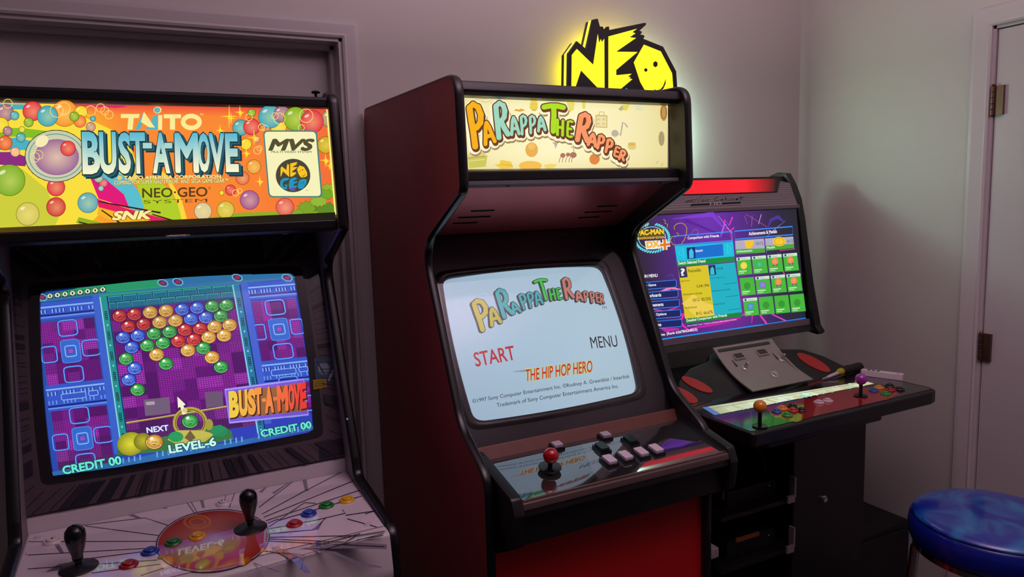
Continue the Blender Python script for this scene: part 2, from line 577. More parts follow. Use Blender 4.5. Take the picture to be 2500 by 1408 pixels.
    def build(s, name, m, parent):
        me = bpy.data.meshes.new(name)
        c = Vector([sum(v[i] for v in s.v) / len(s.v) for i in range(3)])
        me.from_pydata([tuple(Vector(v) - c) for v in s.v], [], s.f)
        at = me.color_attributes.new('ink', 'FLOAT_COLOR', 'POINT')
        flat = []
        for col in s.c:
            flat += [col[0], col[1], col[2], 1.0]
        at.data.foreach_set('color', flat)
        me.materials.append(m)
        # make every triangle face outward
        bm = bmesh.new(); bm.from_mesh(me)
        for f in bm.faces:
            f.normal_update()
            if f.normal.dot(s.N) < 0:
                f.normal_flip()
        bm.to_mesh(me); bm.free()
        o = bpy.data.objects.new(name, me)
        COL.objects.link(o)
        o.location = c
        if parent is not None:
            put(o, parent)
        s.v = []; s.f = []; s.c = []
        return o

def mix(a, b, t):
    t = max(0.0, min(1.0, t))
    return tuple(a[k] * (1 - t) + b[k] * t for k in range(3))

# ------------------------------------------------------------------ the room
DX0, DX1, DTOP = -0.335, 0.552, 2.040        # doorway in the back wall
XR = 2.415                                    # right wall
w = MB()
w.box(DX1, XR + 0.12, 0.0, 0.14, 0, 2.7)
w.box(-1.6, DX0, 0.0, 0.14, 0, 2.7)
w.box(DX0, DX1, 0.0, 0.14, DTOP, 2.7)
struct(w.build('wall_back', WALL))
DY0, DY1 = -1.62, -0.742                      # doorway in the right wall
w = MB()
w.box(XR, XR + 0.12, DY1, 0.0, 0, 2.7)
w.box(XR, XR + 0.12, -4.2, DY0, 0, 2.7)
w.box(XR, XR + 0.12, DY0, DY1, 2.055, 2.7)
struct(w.build('wall_right', WALL))
struct(MB().box(-1.6, XR + 0.12, -4.2, 0.14, -0.06, 0.0).build('floor', FLOORM))
struct(MB().box(-1.6, XR + 0.12, -4.2, 0.14, 2.7, 2.76).build('ceiling', CEIL))

# doorway behind the left cabinet: slab, stop and casing
d1 = MB().box(DX0 + 0.004, DX1 - 0.004, 0.098, 0.135, 0.005, DTOP - 0.004).build('door_1', DOORM)
struct(d1)
t = MB()
t.box(DX1 - 0.016, DX1, 0.0, 0.14, 0, DTOP)
t.box(DX0, DX0 + 0.016, 0.0, 0.14, 0, DTOP)
t.box(DX0, DX1, 0.0, 0.14, DTOP - 0.016, DTOP)
t.box(DX1 - 0.028, DX1 - 0.016, 0.058, 0.096, 0, DTOP - 0.016)
t.box(DX0 + 0.016, DX0 + 0.028, 0.058, 0.096, 0, DTOP - 0.016)
t.box(DX0 + 0.016, DX1 - 0.016, 0.058, 0.096, DTOP - 0.028, DTOP - 0.016)
struct(t.build('trim_1', TRIM, bevel=0.0015))
def casing(name, axis, a0, a1, top, wdt=0.046, th=0.016):
    """mitred casing round a doorway: three boards"""
    holder = None
    boards = []
    prof = [(0, 0), (0, 0.010), (0.006, 0.014), (0.012, 0.012), (wdt - 0.010, th), (wdt, th), (wdt, 0)]
    def board(p0, p1, o0, o1):
        # p: inner corner points (s, z); o: outward directions
        mb = MB(); n = len(prof)
        rows = []
        for p, o in ((p0, o0), (p1, o1)):
            row = []
            for a, h in prof:
                s_ = p[0] + o[0] * a; z_ = p[1] + o[1] * a
                row.append((s_, -h, z_) if axis == 'x' else (XR - h, s_, z_))
            rows.append(row)
        for i in range(n):
            j = (i + 1) % n
            mb.face((rows[0][i], rows[0][j], rows[1][j], rows[1][i]))
        mb.face(rows[0]); mb.face(list(reversed(rows[1])))
        return mb
    hb = board((a0, top), (a1, top), (-1, 1), (1, 1)).build(name, TRIM)
    struct(hb)
    board((a1, 0.0), (a1, top), (1, 0), (1, 1)).build('casing_board', TRIM, hb)
    board((a0, 0.0), (a0, top), (-1, 0), (-1, 1)).build('casing_board', TRIM, hb)
casing('trim_2', 'x', DX0 + 0.006, DX1 - 0.006, DTOP - 0.006)
casing('trim_3', 'y', DY0 + 0.006, DY1 - 0.006, 2.05, wdt=0.056)
# door in the right wall with its jamb and hinges
t = MB()
t.box(XR, XR + 0.12, DY1 - 0.014, DY1, 0, 2.055)
t.box(XR, XR + 0.12, DY0, DY0 + 0.014, 0, 2.055)
t.box(XR, XR + 0.12, DY0, DY1, 2.041, 2.055)
struct(t.build('trim_4', TRIM))
d2 = MB().box(XR + 0.006, XR + 0.042, DY0 + 0.018, DY1 - 0.018, 0.008, 2.037).build('door_2', DOORM)
struct(d2)
for zc in (1.82, 1.03, 0.24):
    h = MB()
    zs = [-0.045, -0.027, -0.009, 0.009, 0.027, 0.045]
    for k in range(5):
        h.lathe([(0.006, 0), (0.0072, 0.0012), (0.0072, 0.0165), (0.006, 0.0177)], (XR - 0.004, DY1 - 0.016, zc + zs[k]), seg=14)
    h.lathe([(0.003, 0), (0.006, 0.003), (0.004, 0.007)], (XR - 0.004, DY1 - 0.016, zc + 0.045), seg=12)
    h.box(XR - 0.004, XR + 0.007, DY1 - 0.046, DY1 - 0.018, zc - 0.045, zc + 0.045)
    h.box(XR - 0.004, XR + 0.004, DY1 - 0.016, DY1 - 0.010, zc - 0.045, zc + 0.045)
    label(h.build('hinge', BRONZE, d2, smooth='auto'), 'dark bronze door hinge')

# ------------------------------------------------------------------ shared control parts
def frame_of(axis):
    a = Vector(axis).normalized()
    return a
def round_button(parent, p, axis, rgb, r=0.0165, sc=1.0, mark=None):
    key = 'button_%d_%d_%d' % rgb
    m = mat(key, rgb, 0.32, spec=0.45)
    b = MB().lathe([(r, 0), (r, 0.0022), (r - 0.0022, 0.0048), (r - 0.0055, 0.0052), (r - 0.0058, 0.003)], p, axis, 26)
    o = b.build('push_button', m, parent, smooth='auto')
    MB().lathe([(r - 0.0062, 0.0025), (r - 0.0062, 0.0072), (r - 0.0074, 0.0086), (0.004, 0.0080), (0.0001, 0.0078)],
               p, axis, 24).build('plunger', m, o, smooth='auto')
    if mark:
        n = Vector(axis).normalized()
        mk = MB()
        for dx in mark:
            for (px, py, pr) in ((0, 0.0015, 0.0016), (0, -0.0012, 0.0012)):
                mk.lathe([(pr, 0), (pr * 0.9, 0.0004)], Vector(p) + n * 0.0081 + Vector((dx + px, py * 1.6, 0)), axis, 10)
        mk.build('player_mark', BLACKG, o)
    return o

def ball_stick(parent, p, axis, rgb, r=0.0175, h=0.045, wr=0.0195, wh=0.0008):
    n = Vector(axis).normalized(); p = Vector(p)
    o = MB().lathe([(0.0052, 0), (0.0052, h)], p, n, 14).build('joystick', mat('stick_shaft', (30, 28, 32), 0.3, 0.4), parent, smooth='auto')
    MB().lathe([(0.0001, wh), (wr - 0.0005, wh), (wr, wh + 0.001), (wr - 0.0005, wh + 0.0022), (0.006, wh + 0.0034)], p, n, 28).build('dust_washer', BLACKG, o, smooth='auto')
    c = p + n * (h + r * 0.85)
    MB().ball(c, r).build('ball_top', mat('ball_%d_%d_%d' % rgb, rgb, 0.12, coat=0.6), o, smooth=True)
    return o

def bat_stick(parent, p, axis):
    n = Vector(axis).normalized(); p = Vector(p)
    o = MB().lathe([(0.0058, 0), (0.0058, 0.022)], p, n, 14).build('joystick', BLACKG, parent, smooth='auto')
    MB().lathe([(0.0001, 0.001), (0.031, 0.001), (0.0325, 0.002), (0.031, 0.0035), (0.012, 0.007), (0.009, 0.0085)], p, n, 32).build('dust_washer', BLACK, o, smooth='auto')
    MB().lathe([(0.0085, 0.018), (0.0095, 0.023), (0.0095, 0.028), (0.0125, 0.036), (0.0165, 0.052), (0.0178, 0.064),
                (0.0165, 0.074), (0.0115, 0.081), (0.005, 0.0845), (0.0002, 0.0855)], p, n, 28).build('bat_handle', BLACKG, o, smooth=True)
    return o

def screw(parent, p, axis, m=None, r=0.0045):
    return MB().lathe([(r, 0), (r * 0.95, 0.0012), (r * 0.5, 0.002), (0.0001, 0.0022)], p, axis, 12).build('screw', m or STEEL, parent, smooth='auto')

def crt(sheet_panel, u0, u1, v0, v1, rad, bow, sag, name, parent, m, colf, nu=44, nv=34):
    """curved tube face: rounded outline with bowed edges; returns (object, bulge function)"""
    O, V, h = PANELS[sheet_panel]
    O = Vector(O); V = Vector(V).normalized(); U = Vector((1, 0, 0)); N = U.cross(V)
    cu, cv = (u0 + u1) / 2, (v0 + v1) / 2; hu, hv = (u1 - u0) / 2, (v1 - v0) / 2
    def bulge(u, v):
        a = (u - cu) / hu; b = (v - cv) / hv
        return sag * (0.55 - 0.62 * a * a - 0.38 * b * b)
    return O, U, V, N, cu, cv, hu, hv, bulge

def tube_outline(cu, cv, hu, hv, bow, rad, n=18):
    """rounded rectangle with outward bowed edges as (u,v) list (counter-clockwise)"""
    pts = []
    core = rrect(-1, 1, -1, 1, rad, 6)
    # resample edges
    for i in range(len(core)):
        a = Vector(core[i]); b = Vector(core[(i + 1) % len(core)])
        k = max(1, int((b - a).length / 0.12))
        for j in range(k):
            pts.append(a.lerp(b, j / k))
    out = []
    for p in pts:
        x, y = p
        bx = x * (1 - bow * y * y); by = y * (1 - bow * x * x)
        out.append((cu + hu * bx, cv + hv * by))
    return out

def bezel_ring(mb, outline, rect, O, U, V, N, h_front, h_back, lip=0.0):
    """flat plate around a tube outline, with walls going back to the tube"""
    u0, u1, v0, v1 = rect
    cu = sum(p[0] for p in outline) / len(outline); cv = sum(p[1] for p in outline) / len(outline)
    outer = []
    for (u, v) in outline:
        du, dv = u - cu, v - cv
        t = min(((u1 - cu) / du if du > 0 else (u0 - cu) / du) if abs(du) > 1e-9 else 1e9,
                ((v1 - cv) / dv if dv > 0 else (v0 - cv) / dv) if abs(dv) > 1e-9 else 1e9)
        outer.append((cu + du * t, cv + dv * t))
    # snap nearest samples to the true corners
    for c in ((u0, v0), (u1, v0), (u1, v1), (u0, v1)):
        k = min(range(len(outer)), key=lambda i: (outer[i][0] - c[0]) ** 2 + (outer[i][1] - c[1]) ** 2)
        outer[k] = c
    P = lambda uv, h: tuple(O + U * uv[0] + V * uv[1] + N * h)
    n = len(outline)
    inner2 = [(cu + (u - cu) * (1 - lip), cv + (v - cv) * (1 - lip)) for u, v in outline]
    for i in range(n):
        j = (i + 1) % n
        mb.face((P(outer[i], h_front), P(outer[j], h_front), P(outline[j], h_front), P(outline[i], h_front)))
        mb.face((P(outline[i], h_front), P(outline[j], h_front), P(inner2[j], h_back), P(inner2[i], h_back)))
    return mb

# ------------------------------------------------------------------ middle cabinet: maroon upright with cream marquee
PX0, PX1 = 0.5935, 1.2230
PI0, PI1 = 0.6125, 1.2040
pc = thing('arcade_cabinet', 'dark red upright arcade cabinet with cream backlit marquee, in the middle of the three', 'arcade cabinet', (0.908, -0.40, 0.0), 'arcade cabinets')
prof = rounded([(-0.022, 0.0), (-0.022, 1.832, 0.03), (-0.712, 1.820, 0.045), (-0.722, 1.578, 0.035), (-0.466, 1.450, 0.075),
                (-0.652, 1.050, 0.12), (-0.790, 0.968, 0.07), (-0.787, 0.0)], 8)
nb = lambda a, b: (a.x > -0.03 and b.x > -0.03) or (a.y < 0.001 and b.y < 0.001)
for x0, x1, m in ((PX0, PI0, MAROON), (PI1, PX1, MAROON)):
    sp = MB().prism(prof, x0, x1, 0, 1 if x0 < 0.9 else 2).build('side_panel', [m, BLACK], pc)
    molding(prof, x0, x1, 0.0045, nb).build('edge_molding', MOLD, sp, smooth=True)
body = MB()
body.box(PI0, PI1, -0.650, -0.024, 1.790, 1.806)
body.box(PI0, PI1, -0.040, -0.024, 0.05, 1.790)
body.build('cabinet_back', BLACK, pc)
fr = MB().prism(rounded([(-0.652, 1.781), (-0.690, 1.781, 0.003), (-0.700, 1.790, 0.006), (-0.694, 1.811, 0.006), (-0.640, 1.811)], 4), PI0, PI1)
fr = fr.build('marquee_frame', BLACK, pc, smooth='auto')
MB().prism(rounded([(-0.645, 1.600), (-0.690, 1.600, 0.003), (-0.690, 1.622, 0.004), (-0.655, 1.627), (-0.645, 1.627)], 3), PI0, PI1).build('marquee_retainer', BLACK, pc)
MB().box(PI0, PI1, -0.6935, -0.6905, 1.784, 1.7865).build('trim_groove', DARKGREY, fr)

# backlit marquee sheet
LIT_P = print_mat('backlit_cream_print', True, 1.0, 0.2, 0.35)
mq = MB().box(PI0, PI1, -0.652, -0.648, 1.618, 1.790).build('marquee', mat('milky_acrylic', (230, 225, 200), 0.3), pc)
sh = Sheet('PM', 2.2, 860, 20)
cream = (250, 238, 176); cream2 = (243, 230, 172)
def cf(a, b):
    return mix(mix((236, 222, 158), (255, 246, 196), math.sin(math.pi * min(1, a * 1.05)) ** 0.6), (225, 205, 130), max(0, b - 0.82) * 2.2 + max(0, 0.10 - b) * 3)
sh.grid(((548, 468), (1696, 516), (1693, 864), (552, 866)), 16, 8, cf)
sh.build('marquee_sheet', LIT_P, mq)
# pale doodles of the background
dd = [(120, 96, 60)]
ink = (214, 190, 120); ink2 = (226, 198, 96); ink3 = (222, 176, 120)
sh.line([(690, 500), (720, 505), (750, 495), (745, 515)], 3, ink)
sh.build('doodle_print', LIT_P, mq)
sh.line([(660, 492), (700, 488), (735, 484)], 3, ink)
sh.build('doodle_print', LIT_P, mq)
sh.ell(975, 500, 18, 12, (240, 214, 90)); sh.ell(975, 515, 22, 12, (236, 206, 84)); sh.ell(975, 532, 24, 13, (238, 210, 88))
sh.poly([(960, 540), (995, 542), (985, 552), (968, 552)], (216, 190, 110))
sh.build('doodle_print', LIT_P, mq)
sh.poly([(868, 550), (880, 540), (895, 545), (905, 538), (930, 548), (900, 556)], (226, 170, 80))
sh.build('doodle_print', LIT_P, mq)
sh.poly([(1150, 500), (1195, 505), (1190, 545), (1165, 560)], (236, 222, 110))
sh.build('doodle_print', LIT_P, mq)
sh.poly([(1232, 500), (1252, 503), (1250, 540), (1238, 540)], (236, 214, 100))
sh.build('doodle_print', LIT_P, mq)
sh.rect(1306, 572, 1370, 640, ink, 0.05); sh.rect(1312, 580, 1364, 634, (240, 226, 172), 0.05)
sh.line([(1325, 574), (1328, 556), (1352, 558), (1352, 576)], 5, ink)
for q in range(4):
    sh.ell(1322 + q % 2 * 28, 597 + q // 2 * 24, 9, 7, (224, 204, 140), 12)
sh.build('doodle_print', LIT_P, mq)
sh.ell(1410, 672, 19, 19, (190, 180, 160), 18); sh.line([(1424, 670), (1440, 684), (1452, 612), (1466, 622), (1478, 640)], 8, (190, 180, 160))
sh.build('doodle_print', LIT_P, mq)
sh.poly([(1450, 520), (1490, 516), (1476, 548), (1456, 550)], (226, 216, 96)); sh.poly([(1428, 540), (1450, 520), (1456, 545), (1440, 552)], (190, 184, 130))
sh.build('doodle_print', LIT_P, mq)
sh.poly([(1518, 516), (1560, 520), (1560, 552), (1522, 548)], (228, 226, 180))
sh.build('doodle_print', LIT_P, mq)
sh.ell(1672, 560, 20, 46, (196, 152, 84), 18); sh.ring(1672, 560, 16, 36, 5, (150, 110, 60))
sh.build('doodle_print', LIT_P, mq)
sh.ell(1660, 700, 16, 40, (176, 156, 110), 16)
sh.build('doodle_print', LIT_P, mq)
sh.poly([(618, 800), (726, 790), (716, 850), (628, 860)], (204, 202, 92)); sh.poly([(622, 782), (712, 772), (720, 800), (620, 812)], (226, 206, 120))
sh.line([(622, 806), (660, 800), (715, 796)], 5, (176, 150, 80)); sh.line([(624, 822), (668, 816), (712, 812)], 4, (240, 226, 150))
sh.build('doodle_print', LIT_P, mq)
sh.poly([(762, 840), (790, 836), (796, 814), (852, 824), (864, 858), (800, 862)], (244, 204, 76)); sh.line([(796, 838), (862, 846)], 3, (206, 164, 60))
sh.build('doodle_print', LIT_P, mq)
sh.poly([(1026, 842), (1060, 836), (1100, 838), (1080, 858), (1040, 862)], (240, 216, 110))
sh.build('doodle_print', LIT_P, mq)
for (ax, ay, ar) in ((1130, 790, 14), (1158, 786, 12), (1186, 788, 18)):
    sh.ell(ax, ay, ar, ar * 0.9, (176, 120, 96), 14)
for lx in (1112, 1128, 1146, 1164, 1178):
    sh.line([(lx + 8, 796), (lx, 812), (lx - 2, 828)], 3, (150, 104, 84))
sh.line([(1190, 772), (1186, 750), (1172, 744)], 3, (150, 104, 84))
sh.build('doodle_print', LIT_P, mq)
sh.ell(1300, 810, 28, 30, (226, 136, 66), 16, 0.3); sh.ell(1316, 788, 12, 12, (206, 116, 66), 12)
sh.build('doodle_print', LIT_P, mq)
sh.poly([(1072, 722), (1108, 716), (1098, 736), (1090, 756), (1084, 732)], (206, 172, 170))
sh.build('doodle_print', LIT_P, mq)
sh.ell(955, 846, 62, 26, (246, 192, 84), 22)
sh.build('doodle_print', LIT_P, mq)
sh.ell(962, 760, 34, 40, (236, 176, 84), 20); sh.ell(962, 742, 20, 18, (244, 194, 104), 16)
sh.build('doodle_print', LIT_P, mq)
sh.ell(1500, 745, 24, 16, (228, 206, 120), 16); sh.ell(1500, 730, 22, 10, (226, 182, 96), 16)
sh.build('doodle_print', LIT_P, mq)
sh.line([(1632, 836), (1636, 822), (1644, 826)], 3, (176, 186, 120))
sh.build('doodle_print', LIT_P, mq)
sh.line([(1656, 850), (1662, 834), (1670, 840)], 3, (176, 186, 120))
sh.build('doodle_print', LIT_P, mq)
# arched title lettering
TITLE_M = [('P', (600, 500), (694, 492), (735, 752), (640, 775), 0), ('A', (690, 602), (738, 595), (776, 728), (704, 752), 0),
           ('R', (745, 498), (832, 490), (846, 698), (772, 722), 1), ('A', (838, 578), (882, 570), (902, 688), (846, 694), 1),
           ('P', (892, 572), (936, 566), (944, 684), (900, 690), 1), ('P', (941, 572), (984, 570), (988, 674), (946, 684), 1),
           ('A', (984, 580), (1030, 572), (1040, 664), (990, 672), 1), ('T', (1010, 508), (1146, 510), (1122, 680), (1028, 676), 2),
           ('H', (1090, 590), (1136, 596), (1132, 694), (1090, 688), 2), ('E', (1146, 594), (1186, 600), (1180, 704), (1142, 698), 2),
           ('R', (1212, 556), (1292, 562), (1268, 736), (1186, 720), 3), ('A', (1264, 664), (1314, 672), (1308, 752), (1254, 740), 3),
           ('P', (1316, 672), (1360, 686), (1346, 772), (1302, 756), 3), ('P', (1362, 692), (1406, 710), (1388, 790), (1346, 776), 3),
           ('E', (1408, 734), (1440, 748), (1424, 806), (1392, 796), 3), ('R', (1436, 754), (1474, 770), (1456, 826), (1420, 812), 3)]
MC = [(246, 176, 32), (160, 214, 190), (176, 222, 40), (248, 152, 104)]
def title(sh, data, cols, w, layers):
    for (grow, col, dx, dy) in layers:
        for t, tl, tr, br, bl, ci in data:
            sh.bubble(t, tuple((p[0] + dx, p[1] + dy) for p in (tl, tr, br, bl)), col, w * (0.72 if t == 'T' else 1.0), grow)
    for t, tl, tr, br, bl, ci in data:
        sh.bubble(t, (tl, tr, br, bl), cols[ci], w * (0.72 if t == 'T' else 1.0))
title(sh, TITLE_M, MC, 0.34, [(17, (160, 138, 92), 4, 20), (17, (252, 244, 206), 0, 10), (6, (118, 66, 40), 5, 9), (6, (96, 58, 36), 0, 0)])
sh.build('title_lettering', LIT_P, mq)

# canopy under the marquee with speaker slots
cano = MB().prism([(-0.690, 1.600), (-0.640, 1.600), (-0.640, 1.586), (-0.690, 1.592)], PI0, PI1).build('light_bracket', mat('grey_bracket', (120, 122, 128), 0.35, 0.4), pc)
for x in (0.735, 1.165):
    MB().lathe([(0.0045, 0), (0.0045, 0.0015)], (x, -0.664, 1.589), (0, -0.1, -1), 12).build('bracket_hole', BLACKG, cano)
SPK = mat('red_speaker_panel', (214, 104, 110), 0.36, metal=0.75, bump=0.03, bscale=200)
y0, z0, y1, z1 = -0.645, 1.590, -0.418, 1.474
sp = MB().prism([(y0, z0), (y1, z1), (y1 + 0.010, z1 + 0.012), (y0 + 0.010, z0 + 0.012)], PI0, PI1).build('speaker_panel', SPK, pc)
dirv = Vector((0, y1 - y0, z1 - z0)).normalized(); nrm = Vector((0, dirv.z, -dirv.y))
if nrm.z > 0:
    nrm = -nrm
for cx in (0.720, 1.085):
    for k, (a, hw, dx) in enumerate(((0.125, 0.032, 0.010), (0.158, 0.044, 0.0), (0.190, 0.034, -0.012))):
        c = Vector((cx + dx, y0, z0)) + dirv * a
        MB().plate(rrect(-hw, hw, -0.0035, 0.0035, 0.003, 3), c, Vector((1, 0, 0)), dirv, nrm, -0.001, 0.0006).build('speaker_slot', BLACKG, sp)

# monitor: bezel, tube, glass
PSO, PSV, _ = PANELS['PS']
PSO = Vector(PSO); PSV = Vector(PSV).normalized(); PSU = Vector((1, 0, 0)); PSN = PSU.cross(PSV)
cu, cv, hu, hv = 0.2735, 0.2525, 0.2475, 0.1895
sag = 0.020
def pbulge(u, v):
    a = (u - cu) / hu; b = (v - cv) / hv
    return sag * (0.50 - 0.62 * a * a - 0.38 * b * b)
outl = tube_outline(cu, cv, hu, hv, 0.035, 0.13)
def tube_face(name, panel, bulge, outline, cu, cv, parent, m, colf, ml=0.02):
    st = Sheet(panel, bulge=bulge, start=0.0, step=0.0006, maxlen=ml)
    n = len(outline)
    rings = 9
    pts = [(cu, cv)]; fs = []
    for r in range(1, rings + 1):
        for (u, v) in outline:
            pts.append((cu + (u - cu) * r / rings, cv + (v - cv) * r / rings))
    for i in range(n):
        j = (i + 1) % n
        fs.append((0, 1 + i, 1 + j))
        for r in range(1, rings):
            a = 1 + (r - 1) * n; b = 1 + r * n
            fs.append((a + i, b + i, b + j, a + j))
    st.ml = 0
    st.tris(pts, fs, [colf(u, v) for u, v in pts], uvspace=True)
    return st.build(name, m, parent)
TUBE_P = print_mat('tube_picture_pale', True, 1.0, 0.10, 0.5, scan=120)
BEZ = mat('black_bezel_plastic', (24, 22, 27), 0.40)
bz = bezel_ring(MB(), outl, (0.0, PI1 - PI0, -0.005, 0.560), PSO, PSU, PSV, PSN, 0.004, -0.016, lip=0.0)
bz = bz.build('monitor_bezel', BEZ, pc)
# raised rounded surround
ro = [(cu + (u - cu) * 1.085, cv + (v - cv) * 1.105) for u, v in outl]
ri = [(cu + (u - cu) * 1.015, cv + (v - cv) * 1.02) for u, v in outl]
sur = MB(); n = len(ro)
Pq = lambda q, h: tuple(PSO + PSU * q[0] + PSV * q[1] + PSN * h)
for i in range(n):
    j = (i + 1) % n
    mid = [((ro[k][0] * 0.8 + ri[k][0] * 0.2), (ro[k][1] * 0.8 + ri[k][1] * 0.2)) for k in (i, j)]
    sur.face((Pq(ro[i], 0.004), Pq(ro[j], 0.004), Pq(mid[1], 0.010), Pq(mid[0], 0.010)))
    sur.face((Pq(mid[0], 0.010), Pq(mid[1], 0.010), Pq(ri[j], 0.0045), Pq(ri[i], 0.0045)))
sur.build('bezel_surround', BLACKG, bz, smooth=True)
def pscr(u, v):
    a = (u - cu) / hu; b = (v - cv) / hv
    c = mix((176, 206, 226), (190, 222, 234), 0.5 + 0.5 * a)
    return mix(c, (158, 176, 196), 0.30 * (a * a + b * b) * 0.5 + (0.25 if a < -0.5 and b > 0.2 else 0) * 0)
scr = tube_face('monitor_screen', 'PS', pbulge, outl, cu, cv, pc, TUBE_P, pscr)
sh = Sheet('PS', 2.933, 1020, 580, bulge=pbulge, start=0.0008, step=0.00003, maxlen=0.016)
TITLE_S = [('P', (362, 448), (480, 424), (556, 662), (440, 695), 0), ('A', (480, 505), (556, 490), (602, 622), (515, 657), 0),
           ('R', (530, 372), (628, 354), (690, 570), (600, 607), 1), ('A', (640, 472), (696, 458), (738, 546), (676, 562), 1),
           ('P', (698, 412), (762, 398), (792, 515), (745, 537), 1), ('P', (760, 402), (818, 386), (840, 506), (790, 522), 1),
           ('A', (812, 388), (862, 378), (895, 490), (836, 507), 1), ('T', (812, 300), (918, 284), (950, 462), (876, 476), 2),
           ('H', (922, 372), (968, 364), (986, 456), (940, 466), 2), ('E', (974, 366), (1012, 358), (1034, 450), (990, 460), 2),
           ('R', (1016, 290), (1090, 276), (1122, 450), (1046, 462), 3), ('A', (1112, 386), (1164, 380), (1184, 462), (1126, 466), 3),
           ('P', (1174, 386), (1216, 380), (1230, 464), (1184, 468), 3), ('P', (1220, 390), (1262, 384), (1278, 470), (1234, 476), 3),
           ('E', (1264, 392), (1300, 388), (1312, 470), (1274, 476), 3), ('R', (1298, 400), (1330, 394), (1338, 478), (1304, 482), 3)]
title(sh, TITLE_S, [(196, 186, 56), (62, 178, 184), (66, 206, 76), (208, 132, 114)], 0.28, [(5, (62, 72, 76), -8, 4), (5, (34, 52, 52), 0, 0)])
sh.type('TM', 1312, 516, 1350, 512, 22, (70, 84, 92))
sh.build('title_picture', TUBE_P, scr)
sh.type('START', 414, 926, 692, 880, 100, (196, 24, 34), 0.012, lean=-6)
sh.build('start_picture', TUBE_P, scr)
sh.type('MENU', 1234, 800, 1432, 782, 82, (34, 38, 42), 0.0, lean=-8)
sh.build('menu_picture', TUBE_P, scr)
sh.line([(676, 966), (760, 960), (790, 954)], [4, 14, 6], (150, 164, 158))
sh.type('THE HIP HOP HERO', 762, 1034, 1240, 966, 82, (206, 50, 40), 0.012, lean=10, edge=(232, 220, 60), eoff=0.05)
sh.build('tagline_picture', TUBE_P, scr)
sh.type('©1997 Sony Computer Entertainment Inc. ©Rodney A. Greenblat / Interlink', 396, 1190, 1522, 1010, 36, (44, 56, 66), 0.004)
sh.type('Trademark of Sony Computer Entertainment America Inc.', 568, 1222, 1440, 1082, 36, (44, 56, 66), 0.004)
sh.build('copyright_picture', TUBE_P, scr)
PANE = glass_mat('clear_monitor_glass', (0.93, 0.92, 0.94))
g = MB(); gq = [(0.001, -0.003), (PI1 - PI0 - 0.001, -0.003), (PI1 - PI0 - 0.001, 0.556), (0.001, 0.556)]
g.plate(gq, PSO, PSU, PSV, PSN, 0.0200, 0.0225)
g.build('monitor_glass', PANE, pc)
# sill below the glass
MB().prism(rounded([(-0.654, 0.958), (-0.690, 0.958, 0.002), (-0.690, 0.966, 0.002), (-0.672, 0.996, 0.003), (-0.652, 0.990)], 2), PI0, PI1).build('glass_sill', mat('brown_wood_sill', (112, 62, 52), 0.45, var=0.4, bscale=25), pc)

# control panel
cp = MB().prism(rounded([(-0.640, 0.820), (-0.640, 0.9745), (-0.655, 0.9710), (-0.868, 0.9345, 0.010), (-0.876, 0.905, 0.006), (-0.852, 0.895), (-0.852, 0.835), (-0.780, 0.800)], 5), PI0 + 0.026, PX1 - 0.020)
cp = cp.build('control_panel', BLACK, pc, smooth='auto')
CPGL = mat('glossy_panel_overlay', (160, 157, 160), 0.03, metal=0.95)
PCO, PCV, _ = PANELS['PC']; PCO = Vector(PCO); PCV = Vector(PCV).normalized(); PCN = PSU.cross(PCV)
MB().plate([(0.034, 0.002), (0.5885, 0.002), (0.5885, 0.196), (0.034, 0.196)], PCO, PSU, PCV, PCN, 0.0005, 0.0040).build('panel_overlay', CPGL, cp)
MB().plate([(0.032, 0.192), (0.5905, 0.192), (0.5905, 0.1955), (0.032, 0.1955)], PCO, PSU, PCV, PCN, 0.001, 0.0058).build('overlay_strip', STEEL, cp)
MB().plate([(0.032, -0.002), (0.5905, -0.002), (0.5905, 0.003), (0.032, 0.003)], PCO, PSU, PCV, PCN, -0.001, 0.0052).build('overlay_strip', mat('copper_strip', (150, 120, 112), 0.25, 0.8), cp)
for x0, x1 in ((PI0 + 0.004, PI0 + 0.028), (PX1 - 0.022, PX1 + 0.001)):
    MB().prism(rounded([(-0.640, 0.815), (-0.640, 0.990, 0.004), (-0.700, 0.986, 0.01), (-0.868, 0.9485, 0.012), (-0.882, 0.915, 0.015), (-0.872, 0.842, 0.02), (-0.786, 0.796)], 5), x0, x1).build('panel_rail', BLACK, cp, smooth='auto', bevel=0.003)
pcs = Sheet('PC')
def pcp(x, y, up=0.004):
    return pcs.pt(x, y, up)
ball_stick(pc, pcp(1342, 1152), PCN, (172, 14, 20), 0.0178, 0.022, 0.0265, 0.008)
MB().prism(rounded([(-0.862, 0.9385), (-0.8735, 0.9360, 0.004), (-0.8775, 0.9215, 0.003), (-0.8720, 0.9215), (-0.866, 0.930)], 4), PI0 + 0.029, PX1 - 0.023).build('overlay_lip', mat('dull_bent_lip', (96, 78, 76), 0.35, 0.5), cp, smooth='auto')
def rect_button(parent, p, rgb, wx=0.0165, wy=0.0115, lean=0.0):
    m = mat('key_%d_%d_%d' % rgb, rgb, 0.28)
    c = Vector(p)
    o = MB().plate(rrect(-wx - 0.004, wx + 0.004, -wy - 0.004, wy + 0.004, 0.002, 3), c, PSU2, PCV2, PCN, 0, 0.006).build('key_button', BLACKG, parent, bevel=0.001)
    MB().plate(rrect(-wx, wx, -wy, wy, 0.003, 3), c, PSU2, PCV2, PCN, 0.006, 0.0125).build('key_cap', m, o, bevel=0.0016)
    return o
PSU2 = PCV.cross(PCN).normalized(); PCV2 = PCV
ca = math.radians(90)
PSU2, PCV2 = PCV, -Vector((1, 0, 0))
WHT = (206, 190, 206); GRN = (30, 48, 44)
